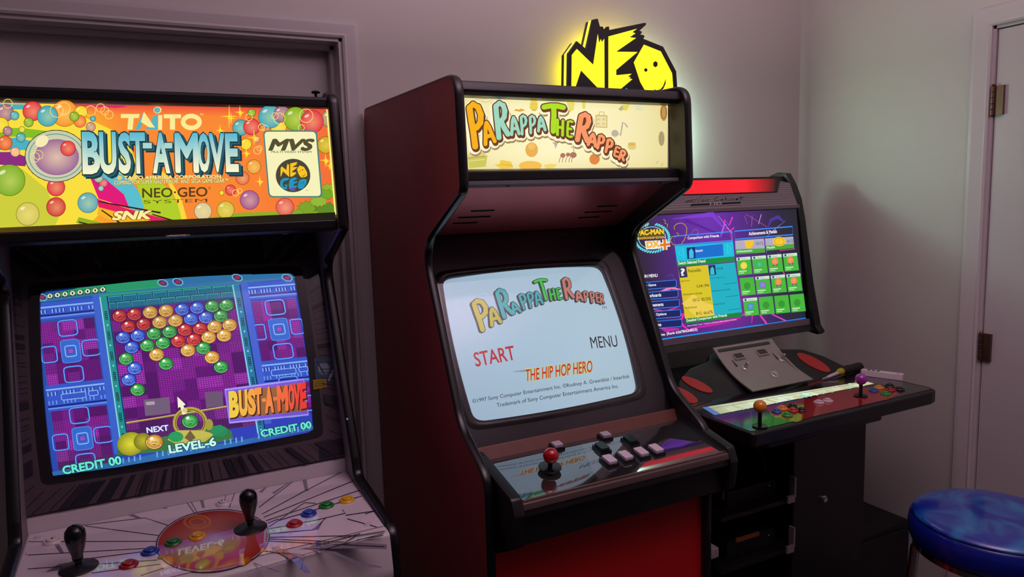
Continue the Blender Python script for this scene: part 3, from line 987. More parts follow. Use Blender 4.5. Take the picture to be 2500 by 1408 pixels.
for x, y, rgb in ((1487, 1133, WHT), (1526, 1123, WHT), (1564, 1114, WHT), (1600, 1106, WHT), (1469, 1101, GRN), (1538, 1083, GRN)):
    rect_button(pc, pcp(x, y), rgb)
for x, y in ((1359, 1096), (1477, 1072)):
    rect_button(pc, pcp(x, y), (176, 162, 178), 0.0105, 0.0115)
# lower front: red panel and coin door
lo = MB().prism([(-0.775, 0.03), (-0.775, 0.86), (-0.745, 0.86), (-0.745, 0.03)], PI0, PI1).build('front_panel', RED, pc)
MB().plate(rrect(0.80, 1.03, 0.16, 0.585, 0.03), Vector((0, -0.775, 0)), Vector((1, 0, 0)), Vector((0, 0, 1)), Vector((0, -1, 0)), 0, 0.010).build('coin_door', BLACK, pc, bevel=0.003)
MB().plate(rrect(0.835, 0.995, 0.20, 0.55, 0.012), Vector((0, -0.785, 0)), Vector((1, 0, 0)), Vector((0, 0, 1)), Vector((0, -1, 0)), 0, 0.006).build('coin_door_plate', DARKGREY, pc, bevel=0.002)
MB().box(PI0, PI1, -0.740, -0.05, 0.0, 0.028).build('base_board', BLACK, pc)

# ------------------------------------------------------------------ left cabinet: white two-player cabinet with orange marquee
BX0, BX1 = -0.2870, 0.4040
BI0, BI1 = -0.2660, 0.3830
bc = thing('arcade_cabinet', 'white two-player arcade cabinet with orange and yellow bubble marquee, at the left edge', 'arcade cabinet', (0.058, -0.40, 0.0), 'arcade cabinets')
prof = rounded([(-0.030, 0.0), (-0.030, 1.790, 0.02), (-0.400, 1.790, 0.02), (-0.452, 1.809, 0.03), (-0.490, 1.800, 0.025), (-0.520, 1.506, 0.014), (-0.318, 1.412, 0.05),
                (-0.424, 1.137), (-0.500, 0.965, 0.05), (-0.512, 0.924, 0.03), (-0.776, 0.902, 0.04), (-0.762, 0.0)], 7)
nb = lambda a, b: (a.x > -0.04 and b.x > -0.04) or (a.y < 0.001 and b.y < 0.001)
for x0, x1 in ((BX0, BI0), (BI1, BX1)):
    sp = MB().prism(prof, x0, x1).build('side_panel', GREYL, bc)
    molding(prof, x0, x1, 0.0045, nb).build('edge_molding', MOLD, sp, smooth=True)
b = MB()
b.box(BI0, BI1, -0.450, -0.032, 1.770, 1.786)
b.box(BI0, BI1, -0.048, -0.032, 0.04, 1.770)
b.build('cabinet_back', BLACK, bc)
ft = MB().prism(rounded([(-0.440, 1.776), (-0.482, 1.773, 0.004), (-0.484, 1.797, 0.006), (-0.440, 1.797)], 3), BI0, BI1).build('marquee_frame', BLACK, bc)
MB().lathe([(0.003, 0), (0.003, 0.010), (0.009, 0.011), (0.010, 0.014), (0.006, 0.017), (0.0001, 0.018)], (0.362, -0.462, 1.796), (0, 0, 1), 16).build('thumb_screw', BLACKG, ft, smooth='auto')
fb = MB().prism(rounded([(-0.440, 1.528), (-0.499, 1.530, 0.003), (-0.507, 1.524, 0.004), (-0.506, 1.504, 0.006), (-0.440, 1.497)], 3), BI0, BI1).build('marquee_retainer', BLACK, bc)
MB().tube([(0.055 + 0.022 * math.cos(a), -0.507 - 0.004 * math.sin(a), 1.5055) for a in [math.pi * i / 8 for i in range(9)]], 0.0016, 6).build('latch_wire', CHROME, fb)
MB().lathe([(0.006, 0), (0.005, 0.002)], (0.275, -0.470, 1.4985), (0, 0, -1), 10).build('screw', STEEL, fb)
BMO, BMV, _ = PANELS['BM']; BMO = Vector(BMO); BMV = Vector(BMV).normalized(); UX = Vector((1, 0, 0)); BMN = UX.cross(BMV)
mq = MB().plate([(0.0, 0.0), (0.649, 0.0), (0.649, 0.255), (0.0, 0.255)], BMO, UX, BMV, BMN, -0.005, -0.0005).build('marquee', MATS['milky_acrylic'], bc)
MB().plate([(0.6462, 0.012), (0.6488, 0.012), (0.6488, 0.246), (0.6462, 0.246)], BMO, UX, BMV, BMN, 0.0, 0.004).build('lit_edge', mat('lit_gap', (250, 240, 150), 0.4, emit=(255, 240, 130), estr=1.0), mq)
LIT_B = print_mat('backlit_orange_print', True, 1.0, 0.2, 0.35)
sh = Sheet('BM', 2.907, 0, 220)
Z = lambda *a: a
L0 = -140
def bcol(a, b):
    c = mix((252, 196, 40), (250, 138, 50), min(1, max(0, (a - 0.22) * 5)))
    c = mix(c, (240, 96, 56), max(0, a - 0.70) * 2.2)
    return mix(c, (232, 44, 60), max(0, 0.09 - b) * 7 * (1 if a > 0.2 else 0))
sh.grid(((L0, 88), (2326, 134), (2382, 918), (L0, 1020)), 30, 12, bcol)
sh.build('marquee_sheet', LIT_B, mq)
# rainbow bands on the left and sweeping to the lower right
def arc(cx, cy, r0, r1, a0, a1, col, ell=1.0, n=18):
    pts = []
    for i in range(n + 1):
        t = a0 + (a1 - a0) * i / n
        pts += [(cx + r0 * math.cos(t), cy + r0 * ell * math.sin(t)), (cx + r1 * math.cos(t), cy + r1 * ell * math.sin(t))]
    sh.tris(pts, [(2 * i, 2 * i + 1, 2 * i + 3, 2 * i + 2) for i in range(n)], col)
    sh.build('rainbow_band', LIT_B, mq)
def band(pts, col, name='rainbow_band'):
    sh.poly(pts, col)
    sh.build(name, LIT_B, mq)
band([(L0, 100), (400, 100), (900, 330), (1000, 600), (600, 980), (L0, 1010)], (250, 222, 62))
band([(L0, 95), (260, 102), (300, 135), (L0, 140)], (76, 176, 190))
band([(L0, 270), (150, 268), (420, 300), (300, 345), (120, 330), (L0, 330)], (132, 190, 40))
band([(L0, 340), (110, 338), (280, 370), (200, 425), (L0, 425)], (72, 178, 196))
band([(L0, 440), (100, 438), (200, 480), (180, 540), (L0, 520)], (140, 44, 130))
band([(640, 600), (800, 560), (930, 640), (1010, 760), (1030, 880), (700, 760)], (90, 190, 206))
band([(640, 620), (760, 640), (880, 740), (920, 840), (700, 770)], (226, 26, 120))
band([(960, 640), (1100, 620), (1200, 700), (1290, 860), (1300, 940), (1040, 880)], (178, 206, 40))
band([(1080, 560), (1180, 640), (1260, 800), (1290, 920), (1330, 925), (1290, 780), (1200, 620), (1120, 540)], (250, 216, 60))
band([(690, 770), (900, 840), (1290, 945), (1180, 955), (700, 830)], (230, 30, 96))
band([(700, 830), (1180, 955), (900, 980), (690, 880)], (246, 180, 36))
band([(560, 900), (900, 985), (700, 1000), (540, 940)], (150, 176, 40))
band([(420, 100), (820, 128), (900, 118), (880, 108), (600, 104)], (226, 36, 110))
for k, (a, bb) in enumerate((((700, 790), (1140, 870)), ((720, 850), (900, 975)), ((560, 935), (740, 980)), ((1080, 880), (1310, 950)))):
    sh.line([a, bb], [8, 12], (44, 26, 20)); sh.build('speed_line', LIT_B, mq)
# plain pale ground on the left where the big bubble stands
band([(L0, 560), (160, 560), (330, 700), (420, 900), (380, 985), (L0, 1010)], (206, 206, 60))
# bushes
def star(cx, cy, rx, ry, n, col, edge):
    pts = [(cx + (rx if i % 2 == 0 else rx * 0.72) * math.cos(math.pi * i / n), cy + (ry if i % 2 == 0 else ry * 0.72) * math.sin(math.pi * i / n)) for i in range(2 * n)]
    sh.poly([(cx + (p[0] - cx) * 1.05, cy + (p[1] - cy) * 1.06) for p in pts], edge)
    sh.poly(pts, col); sh.build('bush_print', LIT_B, mq)
band([(1320, 930), (1700, 870), (2372, 850), (2378, 915), (1330, 950)], (140, 176, 40))
for cx, cy, rx, ry, col in ((2330, 700, 60, 40, (150, 178, 44)), (2300, 740, 90, 40, (120, 166, 36)), (2180, 835, 75, 52, (126, 164, 40)), (2310, 840, 85, 50, (96, 140, 36)),
                            (2260, 790, 70, 40, (150, 184, 56)), (2110, 870, 45, 28, (130, 170, 50))):
    star(cx, cy, rx, ry, 11, col, (64, 84, 20))
# bubbles: shaded discs with dark rims, and thin rings
def bub(cx, cy, r, col, ry=None, rim=True, shine=True):
    ry = ry or r
    if rim:
        sh.ell(cx, cy, r + 3, ry + 3, mix(col, (40, 20, 10), 0.62))
    sh.ell(cx, cy, r, ry, mix(col, (255, 240, 150), 0.45), 26, 0, col, 0.1, 0.1)
    if shine and r > 24:
        sh.ell(cx - r * 0.45, cy - ry * 0.5, r * 0.24, ry * 0.12, mix(col, (255, 255, 230), 0.7), 12, -0.5)
    sh.build('bubble_print', LIT_B, mq)
TE = (64, 168, 186); PU = (164, 104, 140); RE = (228, 56, 70); YE = (248, 214, 30); GR = (134, 178, 28); OR = (250, 150, 40); MA = (206, 140, 130)
for cx, cy, r, col in ((460, 165, 92, OR), (38, 162, 60, PU), (105, 182, 30, TE), (232, 150, 68, RE), (338, 185, 72, TE), (575, 158, 44, YE), (568, 222, 42, (246, 120, 50)), (528, 188, 32, GR),
                       (645, 262, 32, MA), (660, 203, 18, TE), (205, 230, 32, GR), (8, 250, 54, YE), (56, 292, 32, PU), (158, 280, 20, (220, 214, 60)), (150, 338, 32, TE),
                       (38, 376, 50, (238, 90, 50)), (110, 440, 32, (246, 176, 140)), (1975, 258, 56, YE), (2340, 205, 60, (170, 150, 100)), (2310, 390, 58, (206, 170, 20)), (1915, 190, 80, TE), (2000, 172, 57, PU), (2095, 205, 82, GR), (2212, 225, 80, RE), (1785, 163, 26, GR),
                       (1706, 268, 55, TE), (1785, 262, 57, RE), (1745, 385, 38, YE), (1820, 350, 22, (238, 150, 110)), (1635, 710, 36, RE), (1572, 730, 15, YE), (735, 660, 30, (226, 80, 120)), (700, 625, 30, (150, 190, 180)), (718, 698, 18, (140, 190, 190)),
                       (1800, 545, 48, (240, 160, 60)), (1720, 625, 46, (236, 110, 70)), (1770, 780, 66, (170, 90, 150)), (1440, 860, 60, (220, 200, 150)), (1600, 850, 60, (214, 190, 60)), (2020, 830, 62, (232, 90, 90)),
                       (70, 640, 110, (126, 176, 40)), (400, 690, 62, (226, 60, 70)), (400, 830, 66, (214, 60, 60)), (625, 800, 70, (90, 170, 186)), (200, 880, 80, (214, 200, 90))):
    bub(cx, cy, r, col)
# the big clear bubble with a lilac one inside
sh.ell(400, 470, 222, 186, (60, 60, 40)); sh.ell(400, 470, 216, 180, (226, 216, 176), 40, 0, (200, 206, 170)); sh.ring(400, 470, 196, 160, 8, (120, 160, 160), 40)
sh.ell(405, 478, 158, 128, (226, 190, 170), 36, 0, (156, 104, 150)); sh.ell(300, 365, 50, 38, (246, 236, 180), 18, -0.6)
sh.build('big_bubble_print', LIT_B, mq)
bub(485, 416, 52, RE)
for cx, cy, r in ((405, 150, 48), (456, 134, 45), (645, 150, 38), (715, 130, 32), (745, 150, 30), (775, 178, 31), (1765, 195, 26), (1950, 186, 25), (2170, 185, 50), (2135, 270, 24), (1855, 265, 25), (1880, 272, 22),
                  (1825, 430, 28), (1840, 415, 20), (250, 480, 36), (276, 462, 34), (1670, 730, 24), (1700, 716, 18), (60, 100, 34), (1980, 205, 42)):
    sh.ring(cx, cy, r, r, 4, (252, 226, 130), 22); sh.build('ring_print', LIT_B, mq)
for cx, cy, s in ((1625, 190, 90), (1700, 160, 50), (1560, 290, 44), (1800, 340, 64), (1745, 450, 44), (2305, 500, 56), (1840, 650, 44), (2335, 540, 34)):
    for (dx, dy, k) in ((1, 0, 0.75), (0, 1, 1.0), (1, 0, 0.4), (0, 1, 0.5)):
        off = 0.16 * s if k < 0.6 else 0
        sh.poly([(cx - dx * s * k + off, cy - dy * s * k + off), (cx + dy * 5 + off, cy + dx * 5 + off), (cx + dx * s * k + off, cy + dy * s * k + off), (cx - dy * 5 + off, cy - dx * 5 + off)], (255, 226, 60))
    sh.build('sparkle_print', LIT_B, mq)
# lettering
CR = (250, 236, 150)
sh.type('T', 905, 284, 1000, 284, 1, CR) if False else None
sh.poly([(860, 174), (992, 174), (985, 202), (950, 202), (942, 284), (905, 284), (912, 202), (858, 202)], CR)
sh.poly([(960, 284), (1020, 160), (1040, 190), (992, 284)], (90, 178, 190)); sh.poly([(1034, 284), (1090, 190), (1120, 178), (1120, 284)], (90, 178, 190)); sh.poly([(1000, 230), (1022, 158), (1100, 270), (1060, 268)], CR)
sh.ell(1118, 146, 28, 24, CR, 20); sh.ell(1116, 146, 22, 20, (100, 180, 186), 20)
sh.poly([(1124, 182), (1152, 182), (1150, 284), (1122, 284)], CR)
sh.poly([(1162, 176), (1284, 176), (1284, 204), (1242, 204), (1242, 284), (1206, 284), (1206, 204), (1162, 204)], CR)
sh.ring(1357, 230, 74, 58, 32, CR, 32); sh.type('TM', 1418, 184, 1442, 184, 14, CR)
sh.build('maker_lettering', LIT_B, mq)
BLET = [('B', 582, 712, 308, 592), ('U', 702, 830, 308, 592), ('S', 836, 930, 312, 590), ('T', 918, 1036, 312, 588), ('-', 1014, 1078, 378, 418), ('A', 1078, 1204, 312, 586), ('-', 1166, 1222, 378, 418),
        ('M', 1236, 1408, 314, 584), ('O', 1396, 1492, 314, 582), ('V', 1476, 1596, 316, 580), ('E', 1592, 1690, 318, 578)]
for dx, dy, col, off in ((26, 22, (24, 56, 66), 0.06), (12, 10, (40, 96, 110), 0.06), (0, 0, (22, 50, 60), 0.06)):
    for t, x0, x1, y0, y1 in BLET:
        if t == '-':
            sh.quad([(x0 - 6 + dx, y0 - 6 + dy), (x1 + 6 + dx, y0 - 6 + dy), (x1 + 6 + dx, y1 + 6 + dy), (x0 - 6 + dx, y1 + 6 + dy)], col)
        else:
            sh.text(t, ((x0 + 8 + dx, y0 + 6 + dy), (x1 - 14 + dx, y0 + 6 + dy), (x1 - 4 + dx, y1 - 6 + dy), (x0 + 16 + dx, y1 - 6 + dy)), col, off)
for t, x0, x1, y0, y1 in BLET:
    if t == '-':
        sh.quad([(x0, y0), (x1, y0), (x1, y1), (x0, y1)], (170, 214, 206))
    else:
        sh.text(t, ((x0 + 8, y0 + 6), (x1 - 14, y0 + 6), (x1 - 4, y1 - 6), (x0 + 16, y1 - 6)), None, 0.035, ((96, 186, 208), (250, 246, 206)))
sh.build('title_lettering', LIT_B, mq)
sh.type('© TAITO AMERICA CORPORATION', 834, 638, 1566, 628, 25, CR, 0.03, edge=(150, 70, 20), eoff=0.06)
sh.type('COMING FOR SUPER NINTENDO®  AND SEGA GAME GEAR™', 812, 674, 1616, 658, 30, CR, 0.02, edge=(110, 60, 20), eoff=0.07)
sh.build('notice_lettering', LIT_B, mq)
sh.type('NEO·GEO', 1012, 766, 1470, 756, 66, (84, 62, 24), 0.0, edge=(84, 62, 24), eoff=0.015); sh.type('®', 1476, 708, 1494, 708, 20, (84, 62, 24))
sh.type('SYSTEM', 1018, 808, 1470, 796, 24, (84, 62, 24), -0.004)
sh.build('system_lettering', LIT_B, mq)
sh.type('SNK', 800, 922, 1060, 915, 58, CR, 0.05, lean=24, edge=(120, 40, 30), eoff=0.09)
sh.build('publisher_lettering', LIT_B, mq)
# badge card
def rq(x0, y0, x1, y1, r, sk):
    return [(x + (y - y0) * sk, y) for x, y in rrect(x0, x1, y0, y1, r, 5)]
sh.poly(rq(1862, 290, 2244, 764, 34, 0.085), (66, 130, 130)); sh.poly(rq(1872, 300, 2234, 754, 28, 0.085), (247, 242, 186))
DK = (84, 78, 50)
sh.type('MVS', 1908, 430, 2196, 430, 76, DK, 0.05, lean=30); sh.type('®', 2184, 364, 2194, 364, 10, DK)
sh.type('MULTI VIDEO SYSTEM', 1922, 450, 2204, 450, 15, DK, 0.01)
sh.ell(2075, 609, 122, 118, (70, 68, 54), 40)
NEO_N = [(375, 700), (455, 600), (725, 860), (800, 360), (820, 505), (850, 440), (865, 490), (905, 435), (910, 1330), (880, 1320), (525, 950), (405, 1310), (368, 1310)]
NEO_E = [(975, 395), (1440, 270), (1365, 325), (1415, 345), (1320, 410), (1425, 420), (1100, 645), (1450, 650), (1100, 945), (1100, 1030), (1355, 1005), (1290, 1055), (1340, 1060), (1310, 1080), (1365, 1095), (1090, 1325), (975, 1330)]
NEO_O = [(1555, 530), (1830, 640), (2015, 1000), (2035, 1260), (1940, 1340), (1700, 1390), (1600, 1325), (1495, 1140), (1390, 820)]
GEO_G = [(900, 1420), (560, 1430), (380, 1600), (330, 1900), (480, 2180), (760, 2240), (800, 1880), (600, 1900), (620, 1960), (700, 1970), (660, 2080), (540, 2020), (500, 1840), (560, 1660), (860, 1560)]
GEO_E = [(960, 1500), (1270, 1360), (1420, 1480), (1180, 1620), (1200, 1700), (1400, 1640), (1440, 1720), (1180, 1860), (1200, 1980), (1420, 1960), (1330, 2120), (1010, 2260), (900, 2150), (880, 1880)]
GEO_O = [(1560, 1560), (1850, 1480), (2010, 1560), (1960, 1850), (1780, 2160), (1560, 2210), (1440, 2080), (1470, 1800)]
def remap(pts, box, rect=(330, 230, 2060, 2280)):
    return [(box[0] + (x - rect[0]) / (rect[2] - rect[0]) * (box[2] - box[0]), box[1] + (y - rect[1]) / (rect[3] - rect[1]) * (box[3] - box[1])) for x, y in pts]
bx = (1982, 508, 2178, 712)
for pl, col in ((NEO_N, (250, 196, 30)), (NEO_E, (250, 196, 30)), (NEO_O, (250, 196, 30)), (GEO_G, (30, 150, 190)), (GEO_E, (30, 150, 190)), (GEO_O, (30, 150, 190))):
    sh.poly(remap(pl, bx), col)
for ex, ey, er in ((1740, 850, 42), (1583, 945, 30), (1640, 1760, 36), (1800, 1760, 36)):
    q = remap([(ex, ey)], bx)[0]; sh.ell(q[0], q[1], er * 0.113, er * 0.1, (70, 68, 54), 8)
sh.line(remap([(1905, 1090), (1860, 1230), (1780, 1290), (1700, 1260)], bx), [1, 4, 5, 1], (70, 68, 54))
sh.poly([(2050, 702), (2084, 690), (2092, 716), (2060, 720)], (104, 84, 160)); sh.type('TM', 2164, 718, 2180, 718, 8, DK)
sh.build('badge_print', LIT_B, mq)
# dark band over the sheet's lower edge, darker towards the right
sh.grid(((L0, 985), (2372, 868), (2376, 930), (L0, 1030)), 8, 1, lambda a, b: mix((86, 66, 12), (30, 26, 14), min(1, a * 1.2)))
sh.build('dark_lower_strip', LIT_B, mq)

# monitor bezel with its printed rays
BSO, BSV, _ = PANELS['BS']; BSO = Vector(BSO); BSV = Vector(BSV).normalized(); BSN = UX.cross(BSV)
bu, bv, bhu, bhv = 0.3165, 0.2640, 0.2740, 0.2020
bsag = 0.016
def bbulge(u, v):
    a = (u - bu) / bhu; b = (v - bv) / bhv
    return bsag * (0.45 - 0.62 * a * a - 0.38 * b * b)
bout = tube_outline(bu, bv, bhu, bhv, 0.022, 0.07)
bo2 = [(bu + (u - bu) * 1.075, bv + (v - bv) * 1.085) for u, v in bout]
BEZB = mat('smoked_bezel_sheet', (92, 76, 82), 0.45)
bz = bezel_ring(MB(), bo2, (0.0, 0.649, -0.004, 0.565), BSO, UX, BSV, BSN, 0.010, 0.008).build('monitor_bezel', BEZB, bc)
bezel_ring(MB(), bout, (bu - bhu * 1.09, bu + bhu * 1.09, bv - bhv * 1.10, bv + bhv * 1.10), BSO, UX, BSV, BSN, 0.009, -0.014).build('tube_surround', mat('matt_black_mask', (9, 9, 12), 0.5), bz)
INKB = print_mat('bezel_ink', False, rough=0.45)
st = Sheet('BS', start=0.0105, step=0.00002)
rng = random.Random(3)
def inside(u, v, m=0.0):
    return m < u < 0.649 - m and m - 0.003 < v < 0.562 - m
ang = 0.0
while ang < 2 * math.pi:
    wd = rng.uniform(0.02, 0.075); d0 = rng.uniform(-0.06, 0.06)
    def ray(a, lean):
        # from the mask's rim outward to the sheet edge
        ca, sa = math.cos(a), math.sin(a)
        t = 1.0 / max(abs(ca) / (bhu * 1.095), abs(sa) / (bhv * 1.11))
        p = Vector((bu + ca * t, bv + sa * t)); d = Vector((math.cos(a + lean), math.sin(a + lean)))
        k = 0.0
        while inside(p.x + d.x * k, p.y + d.y * k, 0.001) and k < 0.4:
            k += 0.003
        return p, p + d * k
    p0, q0 = ray(ang, d0); p1, q1 = ray(ang + wd, d0)
    if rng.random() < 0.55:
        st.tris([tuple(p0), tuple(p1), tuple(q1), tuple(q0)], [(0, 1, 2, 3)], rng.choice([(44, 42, 58), (58, 50, 60), (40, 40, 54)]), uvspace=True)
    for p, q in ((p0, q0), (p1, q1)):
        dd_ = (q - p)
        if dd_.length > 0.004:
            nn = Vector((-dd_.y, dd_.x)).normalized() * 0.0007
            st.tris([tuple(p + nn), tuple(q + nn), tuple(q - nn), tuple(p - nn)], [(0, 1, 2, 3)], (20, 16, 22), uvspace=True)
    ang += wd + rng.uniform(0.01, 0.06)
o = st.build('bezel_rays', INKB, bz); o['kind'] = 'stuff'
# cards on the bezel
st.z = 0.0115
st.quad([(140, 618), (640, 588), (642, 646), (150, 672)], (44, 30, 32)); st.quad([(170, 622), (272, 616), (276, 660), (176, 666)], (66, 26, 24)); st.quad([(262, 610), (290, 608), (292, 652), (264, 655)], (84, 34, 28))
st.type('5', 230, 660, 250, 658, 26, (92, 88, 108), 0.03)
for k in range(7):
    st.line([(300, 622 + k * 5), (430, 614 + k * 5)], 1.2, (60, 50, 48)); st.line([(470, 612 + k * 5), (610, 604 + k * 5)], 1.2, (60, 50, 48))
st.build('instruction_card', INKB, bz)
st.z = 0.0118
st.quad([(764, 876), (808, 869), (815, 930), (770, 946)], (70, 96, 120)); st.ell(788, 900, 14, 16, (150, 176, 196), 14); st.line([(800, 930), (814, 900)], 5, (210, 210, 214)); st.line([(772, 884), (790, 915)], 3, (30, 50, 80))
st.build('blue_art_card', INKB, bz)
st.quad([(762, 928), (794, 924), (796, 946), (763, 952)], (190, 158, 40))
for k in range(3):
    st.line([(766, 934 + k * 5), (791, 930 + k * 5)], 1.4, (96, 78, 20))
st.build('yellow_sticker', INKB, bz)
st.quad([(776, 1082), (836, 1068), (842, 1108), (778, 1122)], (44, 42, 62)); st.ell(800, 1092, 14, 8, (76, 74, 96), 16)
st.build('lower_card', INKB, bz)

# tube picture, drawn in its own grid of ball columns and rows
TUBE_B = print_mat('tube_picture_game', True, 1.15, 0.10, 0.5, scan=100)
scr = tube_face('monitor_screen', 'BS', bbulge, bout, bu, bv, bc, TUBE_B, lambda u, v: mix((52, 70, 190), (30, 96, 150), (v - 0.06) / 0.4 * 0.4 + (0.3 - u)))
sh = Sheet('BS', 2.2, 0, 560, bulge=bbulge, start=0.0008, step=0.00003, maxlen=0.018)
def G(c, r):
    return (645 + 81.4 * c + 8.3 * r + 0.15 * c * r, 470 - 7.86 * c + 57 * r - 0.45 * c * r * 0.5)
def gq(c0, r0, c1, r1, col):
    sh.quad([G(c0, r0), G(c1, r0), G(c1, r1), G(c0, r1)], col)
def gframe(c0, r0, c1, r1, w, col):
    sh.line([G(c, r) for c, r in rrect(c0, c1, r0, r1, min(c1 - c0, r1 - r0) * 0.25, 3)], w, col, closed=True)
# well: purple checks with a dark dot grid
rng = random.Random(11)
SH = [(150, 44, 160), (112, 30, 128), (178, 62, 190), (92, 28, 108), (134, 44, 150)]
def checks(c0, r0, c1, r1, n, m, name, dark=0.0):
    for j in range(m):
        for i in range(n):
            a = c0 + (c1 - c0) * i / n; b_ = c0 + (c1 - c0) * (i + 1) / n
            t = r0 + (r1 - r0) * j / m; u = r0 + (r1 - r0) * (j + 1) / m
            z = sh.z
            col = mix(rng.choice(SH), (60, 56, 66), dark if not callable(dark) else dark(t))
            gq(a, t, b_, u, col); sh.z = z
    sh.up()
    k = 5
    for i in range(n * k):
        z = sh.z
        x = c0 + (c1 - c0) * (i + 0.5) / (n * k)
        sh.line([G(x, r0), G(x, r1)], 2.2, (70, 18, 92)); sh.z = z
    sh.up()
    for j in range(m * k):
        z = sh.z
        y = r0 + (r1 - r0) * (j + 0.5) / (m * k)
        sh.line([G(c0, y), G(c1, y)], 2.2, (80, 22, 104)); sh.z = z
    sh.up()
    sh.build(name, TUBE_B, scr)
ml = sh.ml; sh.ml = 0.03
checks(-0.6, -0.7, 7.6, 11.6, 10, 12, 'well_picture', lambda t: max(0, (t - 8.5) * 0.22))
for c0, c1 in ((-5.3, -1.7), (8.7, 11.6)):
    for r0, r1 in ((-0.2, 5.6), (8.0, 13.6)):
        if c0 > 0 and r0 > 6:
            r1 = 11.0
        checks(c0, r0, c1, r1, 5, 6, 'panel_picture', (lambda t: max(0, (t - 11) * 0.3)))
BL1 = (86, 146, 240); BL2 = (40, 66, 190); BL3 = (24, 40, 130)
def side(c0, c1):
    """machinery either side: ribbed blue beams and cross shaped frames"""
    cm = (c0 + c1) / 2
    for r0, r1 in ((-2.0, -0.4), (5.6, 8.0)):
        gq(c0, r0, c1, r1, (58, 92, 206)); gq(c0, r0 + 0.35, c1, r0 + 0.5, (140, 190, 250)); gq(c0, r1 - 0.5, c1, r1 - 0.35, BL3); gq(c0, r1 - 0.3, c1, r1 - 0.18, (110, 160, 240))
        n = 16
        for i in range(n):
            if i % 5 == 3: continue
            x = c0 + (c1 - c0) * (i + 0.3) / n
            gq(x, r0 + 0.65, x + 0.07, r0 + 1.0, (150, 196, 250)); gq(x + 0.09, r0 + 0.65, x + 0.13, r0 + 1.0, BL3)
            if r0 > 0:
                gq(x, r1 - 0.95, x + 0.07, r1 - 0.6, (120, 170, 240))
        if r0 > 0:
            gframe(cm - 1.0, 6.55, cm + 0.6, 7.1, 4, (150, 196, 250)); gframe(cm + 0.8, 6.55, cm + 1.4, 7.0, 4, (150, 196, 250))
        sh.build('beam_picture', TUBE_B, scr)
    for rc in (2.7, 10.8):
        if c0 > 0 and rc > 6: rc = 10.2
        gq(cm - 0.62, rc - 1.0, cm + 0.62, rc + 1.0, (56, 110, 214)); gframe(cm - 0.62, rc - 1.05, cm + 0.62, rc + 1.05, 4, BL1)
        gframe(cm - 0.36, rc - 0.5, cm + 0.36, rc + 0.5, 5, (150, 200, 250)); gframe(cm - 0.2, rc - 0.26, cm + 0.2, rc + 0.26, 4, (90, 60, 170)); gq(cm - 0.13, rc - 0.16, cm + 0.13, rc + 0.16, (190, 70, 190))
        sh.build('core_picture', TUBE_B, scr)
        for dx, dr in ((0, -2.15), (0, 2.15), (-1.55, 0.1), (1.4, -0.1)):
            hw, hh = (0.62, 0.72)
            a0, a1 = max(c0 + 0.02, cm + dx - hw), min(c1 - 0.02, cm + dx + hw)
            if a1 - a0 < 0.3 or (c0 > 0 and rc > 6 and dr > 1): continue
            gframe(a0, rc + dr - hh, a1, rc + dr + hh, 11, BL2); gframe(a0, rc + dr - hh, a1, rc + dr + hh, 5, (120, 180, 250))
            sh.build('port_picture', TUBE_B, scr)
side(-5.45, -1.55); side(8.55, 11.75)
# teal frame of the well
def col_bar(c0, c1, tint):
    gq(c0, -2.6, c1, 12.4, tint); gq(c0, -2.6, c0 + 0.08, 12.4, (150, 226, 226)); gq(c1 - 0.08, -2.6, c1, 12.4, (16, 60, 96))
    for k in range(7):
        r = -0.6 + k * 1.9
        gq(c0 + 0.2, r, c1 - 0.2, r + 0.8, (10, 30, 50))
        for j in range(4):
            gq(c0 + 0.24, r + 0.08 + j * 0.19, c1 - 0.24, r + 0.17 + j * 0.19, (70, 190, 190))
        sh.ell(*G((c0 + c1) / 2, r + 1.3), 5, 6, (110, 230, 220), 8)
    sh.build('rail_picture', TUBE_B, scr)
col_bar(-1.15, -0.6, (40, 150, 150)); col_bar(7.6, 8.15, (46, 126, 176))
gq(-1.6, -2.6, -1.15, 12.6, (62, 104, 210)); gq(8.15, -2.6, 8.6, 11.6, (70, 104, 214)); sh.build('rail_picture', TUBE_B, scr)
gq(-1.15, -2.6, 8.15, -1.95, (40, 160, 130))
for k in range(12):
    sh.ell(*G(-0.6 + k * 0.75, -2.25), 5, 5, (120, 232, 190), 8)
sh.build('lintel_picture', TUBE_B, scr)
gq(-0.6, -1.95, 7.6, -0.7, (16, 66, 88))
for j in range(2):
    for i in range(9):
        a = -0.58 + (i - 0.5 * j) * 0.98
        a0 = max(a, -0.58); a1 = min(a + 0.9, 7.58)
        if a1 > a0 + 0.1:
            gq(a0, -1.9 + j * 0.62, a1, -1.36 + j * 0.62, (66, 186, 196)); gq(a0 + 0.03, -1.84 + j * 0.62, a1 - 0.02, -1.36 + j * 0.62, (28, 110, 140))
sh.build('brick_picture', TUBE_B, scr)
